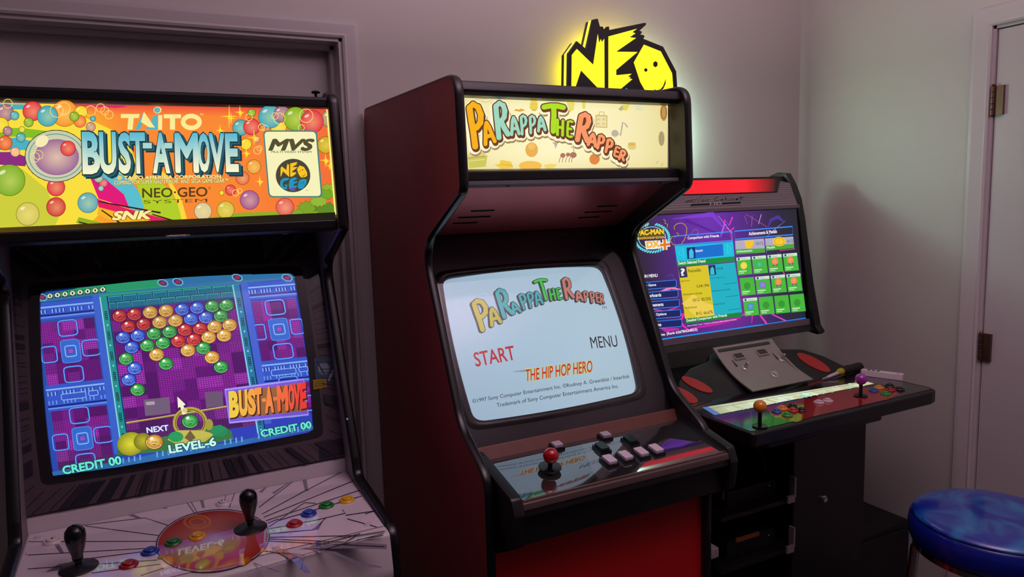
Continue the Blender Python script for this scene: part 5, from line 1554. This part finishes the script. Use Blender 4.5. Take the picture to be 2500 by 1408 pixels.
# grid of tiles
GRN_ = (72, 182, 62)
ICO = [((236, 210, 60), 1), ((40, 176, 110), 1), ((236, 130, 60), 2), ((236, 130, 60), 2), ((56, 150, 50), 0), ((120, 110, 200), 1), ((236, 130, 60), 2), ((236, 130, 60), 2), ((60, 140, 200), 1), ((56, 150, 50), 0), ((56, 150, 50), 0), ((56, 150, 50), 0)]
for r_ in range(3):
    for c_ in range(4):
        x = 926 + c_ * 111 + r_ * 23; y = 672 + r_ * 146 - c_ * 9.0
        sh.quad([(x, y), (x + 100, y - 9), (x + 116, y + 116), (x + 14, y + 126)], GRN_)
        col, kd = ICO[r_ * 4 + c_]
        if kd:
            sh.quad([(x, y), (x + 100, y - 9), (x + 103, y + 12), (x + 3, y + 22)], (206, 230, 206)); sh.quad([(x + 10, y + 2), (x + 24, y + 1), (x + 26, y + 17), (x + 12, y + 18)], (50, 80, 150)); sh.type('Share', x + 38, y + 14, x + 74, y + 11, 9, (90, 110, 110))
        if kd == 2:
            sh.poly([(x + 40, y + 58), (x + 70, y + 56), (x + 76, y + 78), (x + 58, y + 70), (x + 42, y + 82)], (110, 60, 160))
        sh.ell(x + 54, y + 44 if kd == 2 else y + 56, 24, 26, mix(col, (255, 255, 255), 0.25) if kd else col, 18, 0, col)
        sh.line([(x + 18, y + 98), (x + 74, y + 94)], 7, (206, 240, 200) if kd or r_ else (206, 240, 200)); sh.line([(x + 20, y + 111), (x + 58, y + 108)], 6, (190, 232, 186))
        sh.build('tile_picture', LCD, scr)
# ticker
sh.type('game. (Rank 62678/624823)', 360, 1240, 646, 1198, 24, (244, 240, 250), 0.02)
sh.quad([(330, 1262), (1420, 1102), (1426, 1128), (340, 1292)], (20, 60, 160)); sh.line([(1000, 1166), (1420, 1102), (1425, 1128), (1010, 1192)], 5, (40, 140, 240), True); sh.quad([(360, 1254), (1108, 1146), (1112, 1176), (366, 1286)], (24, 150, 240)); sh.build('ticker_picture', LCD, scr)

# deck: slab with rolled edge, black overlay with a red field and a backlit strip
DKO = Vector((0, 0, 0)); UZ = Vector((0, 0, 1)); UY = Vector((0, 1, 0))
slab = [(1.337, -0.300), (1.337, -0.808), (1.345, -0.818), (2.070, -0.818), (2.100, -0.810), (2.116, -0.785), (2.116, -0.300)]
dk = MB().plate(slab, DKO, UX, UY, UZ, 0.903, 0.9435).build('control_panel', BLACK, nc, bevel=0.012, bseg=3)
MB().plate([(1.40, -0.300), (1.40, -0.745), (1.44, -0.775), (1.90, -0.775), (1.94, -0.745), (1.94, -0.300)], DKO, UX, UY, UZ, 0.870, 0.905).build('deck_underside', BLACK, dk, bevel=0.006)
ov = MB().plate(rrect(1.346, 2.098, -0.802, -0.535, 0.008), DKO, UX, UY, UZ, 0.943, 0.9448).build('deck_overlay', mat('black_deck_overlay', (30, 26, 31), 0.10, coat=0.6), dk)
sh = Sheet('NC', 1.0, 0, 0, start=0.0, step=0.00004)
INKC = print_mat('deck_red_ink', False, rough=0.09, spec=0.5, coat=0.7)
sh.poly([(1868, 994), (2092, 946), (2180, 944), (2196, 960), (2170, 974), (1985, 1016), (1945, 1030), (1890, 1018)], (150, 30, 36)); sh.build('red_field', INKC, dk)
LSTR = print_mat('backlit_strip_print', True, 0.9, 0.2, 0.4)
q = ((1728, 992), (2112, 930), (2134, 936), (1748, 1012))
def scol(a, b):
    c = mix((206, 214, 176), (226, 250, 226), math.exp(-((a - 0.45) ** 2) / 0.05))
    c = mix(c, (120, 150, 120), max(0, 0.12 - a) * 5); c = mix(c, (210, 180, 120), 0.25 * (0.5 + 0.5 * math.sin(a * 40)))
    return mix(c, (180, 190, 150), 0.5 if b < 0.25 else 0)
sh.grid(q, 30, 4, scol); sh.build('backlit_strip', LSTR, dk)
rs = random.Random(5)
for k in range(46):
    a = rs.uniform(0.01, 0.93); b0, b1 = rs.choice([(0.3, 1.0), (0.3, 0.7), (0.55, 1.0), (0.05, 0.25)])
    z = sh.z
    def at_(a, b):
        return tuple((q[0][i] * (1 - a) + q[1][i] * a) * (1 - b) + (q[3][i] * (1 - a) + q[2][i] * a) * b for i in (0, 1))
    p0 = at_(a, b0); p1 = at_(a + 0.05 * (b1 - b0), b1)
    sh.line([p0, p1], rs.uniform(1.2, 4.5), rs.choice([(170, 206, 176), (226, 240, 220), (206, 196, 150), (150, 186, 160), (236, 214, 180), (190, 226, 206)])); sh.z = z
sh.up()
sh.line([at_(0.0, 0.27), at_(1.0, 0.27)], 0.9, (120, 130, 90))
sh.quad([at_(-0.035, 0.0), at_(0.0, 0.0), at_(0.03, 1.0), at_(-0.01, 1.0)], (84, 120, 180))
o = sh.build('strip_print', LSTR, dk); o['kind'] = 'stuff'
cps = Sheet('NC')
np_ = lambda x, y: cps.pt(x, y, 0.0002)
ball_stick(nc, np_(1855, 1041), UZ, (216, 132, 24), 0.0172, 0.040)
ball_stick(nc, np_(2101, 967), UZ, (150, 46, 158), 0.0172, 0.038)
for x, y, rgb in ((1896, 1005, (36, 92, 160)), (1911, 998, (224, 140, 30)), (1922, 1014, (34, 160, 60)), (1934, 993, (34, 30, 34)), (1936, 1003, (170, 50, 36)), (1957, 1002, (34, 30, 34)),
                  (2133, 954, (36, 88, 150)), (2146, 947, (214, 140, 36)), (2163, 962, (30, 150, 60)), (2174, 953, (150, 36, 36)), (2172, 943, (30, 27, 30)), (2196, 951, (30, 27, 30)), (1999, 983, (196, 176, 184)), (2021, 979, (196, 176, 184))):
    round_button(nc, np_(x, y), UZ, rgb, 0.0145)
# speaker deck behind the controls with red oval inserts
NPO, NPV, _ = PANELS['NP']; NPO = Vector(NPO); NPV = Vector(NPV).normalized(); NPN = UX.cross(NPV)
hump = rounded([(-0.252, -0.004), (0.508, -0.004), (0.500, 0.020, 0.02), (0.440, 0.110, 0.05), (0.380, 0.158, 0.05), (0.285, 0.176, 0.03), (0.262, 0.205), (-0.002, 0.205), (-0.025, 0.176, 0.03), (-0.120, 0.158, 0.05), (-0.200, 0.110, 0.05), (-0.246, 0.020, 0.02)], 5)
hp = MB().plate(hump, NPO, UX, NPV, NPN, -0.075, -0.012).build('speaker_deck', BLACK, nc, bevel=0.006, bseg=3)
REDO = mat('red_oval_insert', (168, 40, 36), 0.4)
def oval(u, v, ru, rv, rot):
    pl = [(u + ru * math.cos(t) * math.cos(rot) - rv * math.sin(t) * math.sin(rot), v + ru * math.cos(t) * math.sin(rot) + rv * math.sin(t) * math.cos(rot)) for t in [2 * math.pi * i / 28 for i in range(28)]]
    MB().plate(pl, NPO, UX, NPV, NPN, -0.0125, -0.0098).build('oval_insert', REDO, hp)
for u, v, ru, rv, rot in ((0.366, 0.088, 0.058, 0.030, -1.05), (-0.144, 0.086, 0.050, 0.022, -0.9), (-0.222, 0.060, 0.050, 0.026, -0.9)):
    oval(u, v, ru, rv, rot)
# curved steel coin plate
cpm = MB(); NU, NV = 6, 10
def cpt(i, j, h):
    u = 0.262 * i / NU; v = 0.203 * j / NV; b_ = j / NV
    return tuple(NPO + UX * u + NPV * v + NPN * (h - 0.030 * math.sin(math.pi * b_) * 0.5 + 0.012))
for j in range(NV):
    for i in range(NU):
        cpm.face((cpt(i, j, 0.002), cpt(i + 1, j, 0.002), cpt(i + 1, j + 1, 0.002), cpt(i, j + 1, 0.002)))
        cpm.face((cpt(i, j, -0.003), cpt(i, j + 1, -0.003), cpt(i + 1, j + 1, -0.003), cpt(i + 1, j, -0.003)))
for j in range(NV):
    for i in (0, NU):
        cpm.face((cpt(i, j, 0.002), cpt(i, j + 1, 0.002), cpt(i, j + 1, -0.003), cpt(i, j, -0.003)))
for i in range(NU):
    for j in (0, NV):
        cpm.face((cpt(i, j, 0.002), cpt(i + 1, j, 0.002), cpt(i + 1, j, -0.003), cpt(i, j, -0.003)))
cpl = cpm.build('coin_plate', STEEL, nc, smooth='auto')
def on_plate(u, v, h=0.0):
    b_ = v / 0.203
    return NPO + UX * u + NPV * v + NPN * (0.002 + 0.012 - 0.015 * math.sin(math.pi * b_) + h)
for u in (0.078, 0.182):
    v = 0.158
    pl = rrect(-0.024, 0.024, -0.015, 0.015, 0.004, 3)
    fr_ = MB().plate(pl, on_plate(u, v), UX, NPV, NPN, -0.002, 0.0030).build('coin_return_frame', STEEL, cpl, bevel=0.001)
    MB().plate(rrect(-0.018, 0.018, -0.010, 0.010, 0.002, 2), on_plate(u, v), UX, NPV, NPN, 0.002, 0.0036).build('return_button', DARKGREY, cpl)
for u, lean in ((0.042, 0.0), (0.222, 0.0)):
    MB().plate([(-0.0014, -0.021), (0.0014, -0.021), (0.0014, 0.021), (-0.0014, 0.021)], on_plate(u, 0.140), UX, NPV, NPN, -0.002, 0.0012).build('coin_slot', BLACKG, cpl)
for u, v in ((0.066, 0.108), (0.236, 0.116)):
    MB().lathe([(0.010, 0), (0.010, 0.002), (0.0055, 0.004), (0.0055, 0.022), (0.0045, 0.0245), (0.0001, 0.025)], on_plate(u, v), NPN, 18).build('plunger_knob', CHROME, cpl, smooth='auto')
MB().lathe([(0.015, 0), (0.015, 0.003), (0.0125, 0.0045), (0.009, 0.0045), (0.009, 0.007), (0.0001, 0.007)], on_plate(0.150, 0.058), NPN, 24).build('lock', CHROME, cpl, smooth='auto')
MB().plate(rrect(0.012, 0.240, -0.006, 0.006, 0.004, 3), on_plate(0.0, 0.189), UX, NPV, NPN, -0.002, 0.0014).build('pressed_groove', DARKGREY, cpl)
MB().plate([(-0.003, -0.09), (0.004, -0.09), (0.004, 0.085), (-0.003, 0.085)], on_plate(0.253, 0.10, -0.004), UX, NPV, NPN, 0, 0.010).build('raised_lip', STEEL, cpl, bevel=0.0015)
# pedestal with an open compartment on the left
body = MB()
body.box(1.700, 2.030, -0.630, -0.030, 0.0, 0.905)
body.box(1.400, 1.700, -0.330, -0.030, 0.0, 0.905)
body.build('pedestal', BLACK, nc, bevel=0.003)
MB().box(1.372, 1.398, -0.600, -0.030, 0.0, 0.905).build('pedestal_side', BLACK, nc)
for z in (0.630, 0.470):
    s_ = MB().box(1.400, 1.699, -0.640, -0.332, z - 0.014, z).build('equipment_shelf', BLACK, nc, bevel=0.001)
    MB().box(1.684, 1.690, -0.650, -0.630, z + 0.004, z + 0.066).build('shelf_bracket', STEEL, s_)
    MB().box(1.655, 1.684, -0.652, -0.644, z - 0.010, z + 0.012).build('shelf_bracket', STEEL, s_)
    MB().box(1.46, 1.66, -0.600, -0.380, z, z + 0.05).build('power_box', mat('dark_case', (28, 26, 28), 0.4, 0.4), s_, bevel=0.002)
    screw(s_, (1.630, -0.601, z + 0.035), (0, -1, 0), CHROME, 0.004)
MB().prism([(-0.60, 0.66), (-0.60, 0.90), (-0.36, 0.90), (-0.36, 0.66), (-0.42, 0.645)], 1.440, 1.452).build('deck_support', DARKGREY, nc)
MB().box(1.500, 1.515, -0.655, -0.640, 0.832, 0.845).build('cable_clip', WHITEL, nc)
MB().tube([(1.515, -0.648, 0.832), (1.545, -0.650, 0.80), (1.562, -0.650, 0.765), (1.560, -0.645, 0.735)], 0.0012, 6).build('thin_wire', DARKGREY, nc)
MB().lathe([(0.012, 0), (0.012, 0.004), (0.008, 0.006), (0.008, 0.010), (0.0001, 0.010)], (1.835, -0.630, 0.588), (0, -1, 0), 20).build('lock', CHROME, nc, smooth='auto')
MB().box(1.362, 1.392, -0.640, -0.600, 0.515, 0.545).build('white_plug', mat('white_plug_plastic', (150, 144, 140), 0.5), nc, bevel=0.003)
MB().box(1.455, 1.545, -0.645, -0.640, 0.545, 0.556).build('orange_tape', mat('orange_tape', (120, 62, 34), 0.5), nc)
MB().box(1.405, 1.69, -0.60, -0.34, 0.0, 0.02).build('base_board', BLACK, nc)

# ------------------------------------------------------------------ backlit sign on the wall
sg = thing('wall_sign', 'glowing yellow and blue jagged letter sign mounted on the wall above the middle cabinet', 'sign', (1.47, -0.012, 1.64))
shn = Sheet('SG', 6.706, 1340, 30)
OUT = [(305, 1500), (318, 668), (424, 520), (458, 470), (612, 600), (720, 118), (800, 102), (838, 232), (884, 232), (902, 270), (930, 268), (945, 236), (986, 232), (992, 288), (1560, 172), (1592, 176), (1590, 206), (1484, 300),
       (1520, 312), (1520, 340), (1496, 362), (1560, 376), (1566, 400), (1548, 432), (1872, 562), (2086, 966), (2108, 1300), (2200, 1480), (2230, 1700), (2150, 2060), (1820, 2290), (1400, 2330), (960, 2330), (640, 2320), (400, 2200), (310, 1950)]
uvO = [shn.uv(x, y) for x, y in OUT]
SGO = shn.O
SGN = Vector((0, -1, 0)); SGV = Vector((0, 0, 1))
def sgp(poly, h0, h1, name, m, parent, **k):
    return MB().plate(poly, SGO, UX, SGV, SGN, h0, h1).build(name, m, parent, **k)
fp = sgp(uvO, -0.010, 0.0, 'front_plate', BLACKG, sg)
sgp(uvO, -0.042, -0.026, 'back_plate', BLACKG, sg)
# edge-lit acrylic: yellow above, white-blue below
cx_ = sum(u for u, v in uvO) / len(uvO)
def clip(poly, vmin=None, vmax=None):
    out = []
    n = len(poly)
    def ins(p): return p[1] >= vmin if vmin is not None else p[1] <= vmax
    lv = vmin if vmin is not None else vmax
    for i in range(n):
        a, b_ = poly[i], poly[(i + 1) % n]
        if ins(a): out.append(a)
        if ins(a) != ins(b_):
            t = (lv - a[1]) / (b_[1] - a[1]); out.append((a[0] + (b_[0] - a[0]) * t, lv))
    return out
VS = shn.uv(1200, 1345)[1]
YEL = mat('lit_yellow_acrylic', (255, 240, 60), 0.3, emit=(255, 246, 60), estr=1.35)
CYA = mat('lit_white_blue_acrylic', (190, 240, 240), 0.3, emit=(176, 246, 240), estr=6.0)
sgp(clip(uvO, vmin=VS), -0.0255, -0.0105, 'lit_yellow_layer', YEL, sg)
sgp(clip(uvO, vmax=VS), -0.0255, -0.0105, 'lit_blue_layer', CYA, sg)
shr = [(cx_ + (u - cx_) * 0.86, 0.27 + (v - 0.27) * 0.86) for u, v in uvO]
HALY = mat('yellow_backlight', (255, 230, 60), 0.5, emit=(255, 238, 4), estr=6.5)
HALC = mat('white_blue_backlight', (190, 240, 240), 0.5, emit=(196, 244, 222), estr=265.0)
sgp([(min(u, 0.385), v) for u, v in clip(shr, vmin=VS) if u < 0.40 or v > 0.44], -0.048, -0.0425, 'backlight_upper', HALY, sg)
HALW = mat('white_backlight', (230, 240, 220), 0.5, emit=(226, 240, 190), estr=44.0)
for nm, pl, m in (('backlight_lower', ((0.40, 0.06), (0.475, 0.07), (0.515, 0.15), (0.505, 0.19), (0.40, 0.19)), HALC), ('backlight_side', ((0.40, 0.20), (0.47, 0.20), (0.455, 0.36), (0.43, 0.40), (0.40, 0.40)), HALW)):
    MB().face([tuple(SGO + UX * u + SGV * v + SGN * -0.044) for u, v in pl]).build(nm, m, sg)
LETY = mat('lit_yellow_letter', (255, 240, 40), 0.3, emit=(255, 250, 30), estr=1.0)
LETB = mat('lit_blue_letter', (60, 190, 230), 0.3, emit=(60, 200, 240), estr=1.0)
for nm, pl, m in (('sign_letter', NEO_N, LETY), ('sign_letter', NEO_E, LETY), ('sign_letter', NEO_O, LETY), ('sign_letter', GEO_G, LETB), ('sign_letter', GEO_E, LETB), ('sign_letter', GEO_O, LETB)):
    lo_ = sgp([shn.uv(x, y) for x, y in pl], 0.0, 0.0012, nm, m, fp)
    if pl is NEO_O:
        for ex, ey, rx, ry, n_ in ((1740, 850, 40, 52, 6), (1583, 945, 28, 30, 8)):
            sgp([shn.uv(ex + rx * math.cos(t), ey + ry * math.sin(t)) for t in [2 * math.pi * (i + 0.5) / n_ for i in range(n_)]], 0.0005, 0.0020, 'eye_mark', BLACKG, fp)
        sgp([shn.uv(x, y) for x, y in [(1912, 1086), (1905, 1170), (1870, 1250), (1810, 1296), (1750, 1296), (1702, 1256), (1760, 1276), (1820, 1262), (1866, 1210)]], 0.0005, 0.0020, 'smile_mark', BLACKG, fp)
# blue tip rising between the letters
sgp([shn.uv(x, y) for x, y in [(1268, 1240), (1308, 1292), (1320, 1345), (1215, 1345), (1232, 1292)]], 0.0, 0.0013, 'blue_tip', LETB, fp)
for u, v in ((0.10, 0.10), (0.42, 0.10), (0.13, 0.34), (0.40, 0.34)):
    MB().lathe([(0.006, 0), (0.006, 0.050)], SGO + UX * u + SGV * v + Vector((0, 0.041, 0)), (0, 1, 0), 12).build('standoff', STEEL, sg)

# ------------------------------------------------------------------ stool in front of the door
SX, SY, SZ = 1.813, -1.152, 0.750
stl = thing('bar_stool', 'round blue padded bar stool with chrome legs at the right edge', 'stool', (SX, SY, 0.0))
def vinyl():
    m = bpy.data.materials.new('printed_blue_vinyl'); m.use_nodes = True
    nt = m.node_tree; b = nt.nodes['Principled BSDF']
    tc = nt.nodes.new('ShaderNodeTexCoord'); nz = nt.nodes.new('ShaderNodeTexNoise')
    nz.inputs['Scale'].default_value = 7; nz.inputs['Distortion'].default_value = 1.6; nz.inputs['Detail'].default_value = 2
    rp = nt.nodes.new('ShaderNodeValToRGB')
    e = rp.color_ramp.elements
    e[0].position = 0.42; e[0].color = (*lin((20, 44, 150)), 1)
    e[1].position = 0.66; e[1].color = (*lin((26, 112, 178)), 1)
    nt.links.new(tc.outputs['Object'], nz.inputs['Vector']); nt.links.new(nz.outputs['Fac'], rp.inputs[0])
    nt.links.new(rp.outputs[0], b.inputs['Base Color'])
    b.inputs['Roughness'].default_value = 0.16; b.inputs['Coat Weight'].default_value = 0.5; b.inputs['Coat Roughness'].default_value = 0.06
    return m
BLUV = mat('blue_vinyl', (14, 30, 140), 0.18, coat=0.5)
R0 = 0.190
pf = [(0.0001, -0.092), (R0 - 0.022, -0.092), (R0 - 0.008, -0.086), (R0 - 0.002, -0.072), (R0, -0.050), (R0 - 0.002, -0.030), (R0 - 0.010, -0.014)]
seat = MB().lathe(pf, (SX, SY, SZ), seg=56).build('seat', BLUV, stl, smooth=True)
MB().lathe([(R0 - 0.0065, -0.019), (R0 - 0.0095, -0.0135), (R0 - 0.016, -0.0085), (R0 - 0.026, -0.0045), (R0 - 0.045, -0.001), (0.09, 0.0), (0.0001, 0.001)], (SX, SY, SZ), seg=56).build('printed_seat_top', vinyl(), seat, smooth=True)
MB().lathe([(0.022, 0), (0.022, 0.0008), (0.0001, 0.0012)], (SX + 0.03, SY - 0.075, SZ - 0.0002), seg=24).build('red_print', mat('red_print', (190, 66, 60), 0.25), seat)
MB().lathe([(R0 - 0.03, -0.105), (R0 - 0.012, -0.104), (R0 - 0.012, -0.090), (R0 - 0.03, -0.090)], (SX, SY, SZ), seg=48).build('seat_band', CHROME, stl, smooth='auto')
for k in range(4):
    a = math.radians(112 + 90 * k); dx, dy = math.cos(a), math.sin(a)
    pts = [(SX + dx * 0.06, SY + dy * 0.06, SZ - 0.103), (SX + dx * 0.13, SY + dy * 0.13, SZ - 0.104), (SX + dx * 0.158, SY + dy * 0.158, SZ - 0.112), (SX + dx * 0.172, SY + dy * 0.172, SZ - 0.140), (SX + dx * 0.19, SY + dy * 0.19, 0.40), (SX + dx * 0.215, SY + dy * 0.215, 0.012)]
    lg = MB().tube(pts, 0.0125, 14).build('leg', CHROME, stl, smooth='auto')
    MB().lathe([(0.016, 0), (0.016, 0.016), (0.013, 0.020)], (SX + dx * 0.215, SY + dy * 0.215, 0.0), seg=14).build('rubber_foot', BLACKG, lg, smooth='auto')
MB().tube([(SX + 0.205 * math.cos(t), SY + 0.205 * math.sin(t), 0.25) for t in [2 * math.pi * i / 40 for i in range(40)]], 0.010, 10, closed=True).build('foot_ring', CHROME, stl, smooth=True)

# ------------------------------------------------------------------ loose things
bx_ = thing('speaker_box', 'low black box against the right wall under the widescreen cabinet', 'box', (2.22, -0.28, 0.0))
MB().box(2.045, 2.405, -0.545, -0.030, 0.012, 0.348).build('box_body', BLACK, bx_, bevel=0.006)
MB().plate(rrect(-0.16, 0.16, 0.03, 0.31, 0.012), Vector((2.225, -0.545, 0.012)), UX, Vector((0, 0, 1)), Vector((0, -1, 0)), 0, 0.008).build('box_grille', mat('grille_cloth', (26, 25, 28), 0.9, bump=0.3, bscale=500), bx_, bevel=0.003)
for x in (2.08, 2.37):
    for y in (-0.50, -0.07):
        MB().lathe([(0.015, 0), (0.017, 0.012)], (x, y, 0.0), seg=14).build('foot', BLACKG, bx_)

tl = thing('hand_tool', 'black-handled tool with yellow collar and white shaft lying on the black deck', 'tool', (2.0, -0.545, 0.945))
zt = 0.961
MB().lathe([(0.0095, 0), (0.0135, 0.010), (0.0150, 0.030), (0.0140, 0.055), (0.0155, 0.080), (0.0150, 0.095), (0.009, 0.102), (0.0001, 0.103)], (2.012, -0.548, zt), (1, 0.06, 0.0), 20).build('grip', mat('black_rubber', (16, 15, 17), 0.6), tl, smooth='auto')
MB().lathe([(0.0070, 0), (0.0105, 0.008), (0.0120, 0.020), (0.0095, 0.026)], (1.988, -0.5495, zt - 0.002), (1, 0.06, 0.05), 18).build('collar', mat('yellow_collar', (170, 160, 30), 0.35), tl, smooth='auto')
MB().lathe([(0.0042, 0), (0.0052, 0.012), (0.0058, 0.055)], (1.934, -0.553, zt - 0.010), (1, 0.06, 0.12), 16).build('shaft', mat('white_shaft', (200, 186, 192), 0.35), tl, smooth='auto')
MB().lathe([(0.0008, 0), (0.0036, 0.008), (0.0040, 0.026)], (1.909, -0.5545, zt - 0.0125), (1, 0.06, 0.10), 12).build('tip', STEEL, tl, smooth='auto')

rm = thing('remote', 'slim white remote with small dark keys lying at the back of the black deck', 'remote', (2.094, -0.634, 0.945))
d_ = Vector((0.046, -0.116, 0)); ln = d_.length; d_.normalize(); nr_ = Vector((-d_.y, d_.x, 0)) * -1
c0 = Vector((2.071, -0.576, 0.9455))
MB().plate(rrect(0, ln, -0.0115, 0.0115, 0.004, 3), c0, d_, nr_, Vector((0, 0, 1)) , 0.0, 0.019).build('remote_body', mat('white_remote_plastic', (222, 206, 214), 0.35), rm, bevel=0.003)
for k in range(3):
    MB().plate(rrect(0.018 + k * 0.014, 0.027 + k * 0.014, -0.005, 0.004, 0.002, 2), c0, d_, nr_, Vector((0, 0, 1)), 0.0188, 0.0200).build('key', BLACKG, rm)
MB().plate([(0.108, 0.002), (0.114, 0.002), (0.112, 0.007), (0.107, 0.006)], c0, d_, nr_, Vector((0, 0, 1)), 0.0188, 0.0195).build('key', DARKGREY, rm)

# ------------------------------------------------------------------ tan chair top just inside the lower left corner
ch = thing('bar_chair', 'tan rounded chair back just showing at the bottom left corner', 'chair', (-0.33, -1.22, 0.0))
TAN = mat('tan_upholstery', (140, 102, 78), 0.6, bump=0.1, bscale=150)
WOODL = mat('dark_chair_wood', (50, 34, 28), 0.5)
CX, CY = -0.355, -1.22
MB().plate(rounded([(-0.205, 0.800, 0.04), (0.205, 0.800, 0.04), (0.205, 1.176, 0.085), (-0.205, 1.176, 0.085)], 8), Vector((CX, CY, 0)), UX, Vector((0, 0, 1)), Vector((0, -1, 0)), -0.022, 0.022).build('backrest', TAN, ch, bevel=0.012, bseg=3)
MB().plate(rrect(-0.20, 0.20, -0.40, 0.0, 0.05), Vector((CX, CY - 0.03, 0)), UX, Vector((0, 1, 0)), Vector((0, 0, 1)), 0.690, 0.755).build('seat', TAN, ch, bevel=0.015, bseg=3)
for dx in (-0.17, 0.17):
    MB().box(CX + dx - 0.016, CX + dx + 0.016, CY - 0.014, CY + 0.014, 0.0, 0.84).build('leg', WOODL, ch, bevel=0.003)
    MB().box(CX + dx - 0.016, CX + dx + 0.016, CY - 0.40, CY - 0.372, 0.0, 0.70).build('leg', WOODL, ch, bevel=0.003)
MB().box(CX - 0.16, CX + 0.16, CY - 0.396, CY - 0.376, 0.24, 0.27).build('foot_rail', WOODL, ch, bevel=0.003)
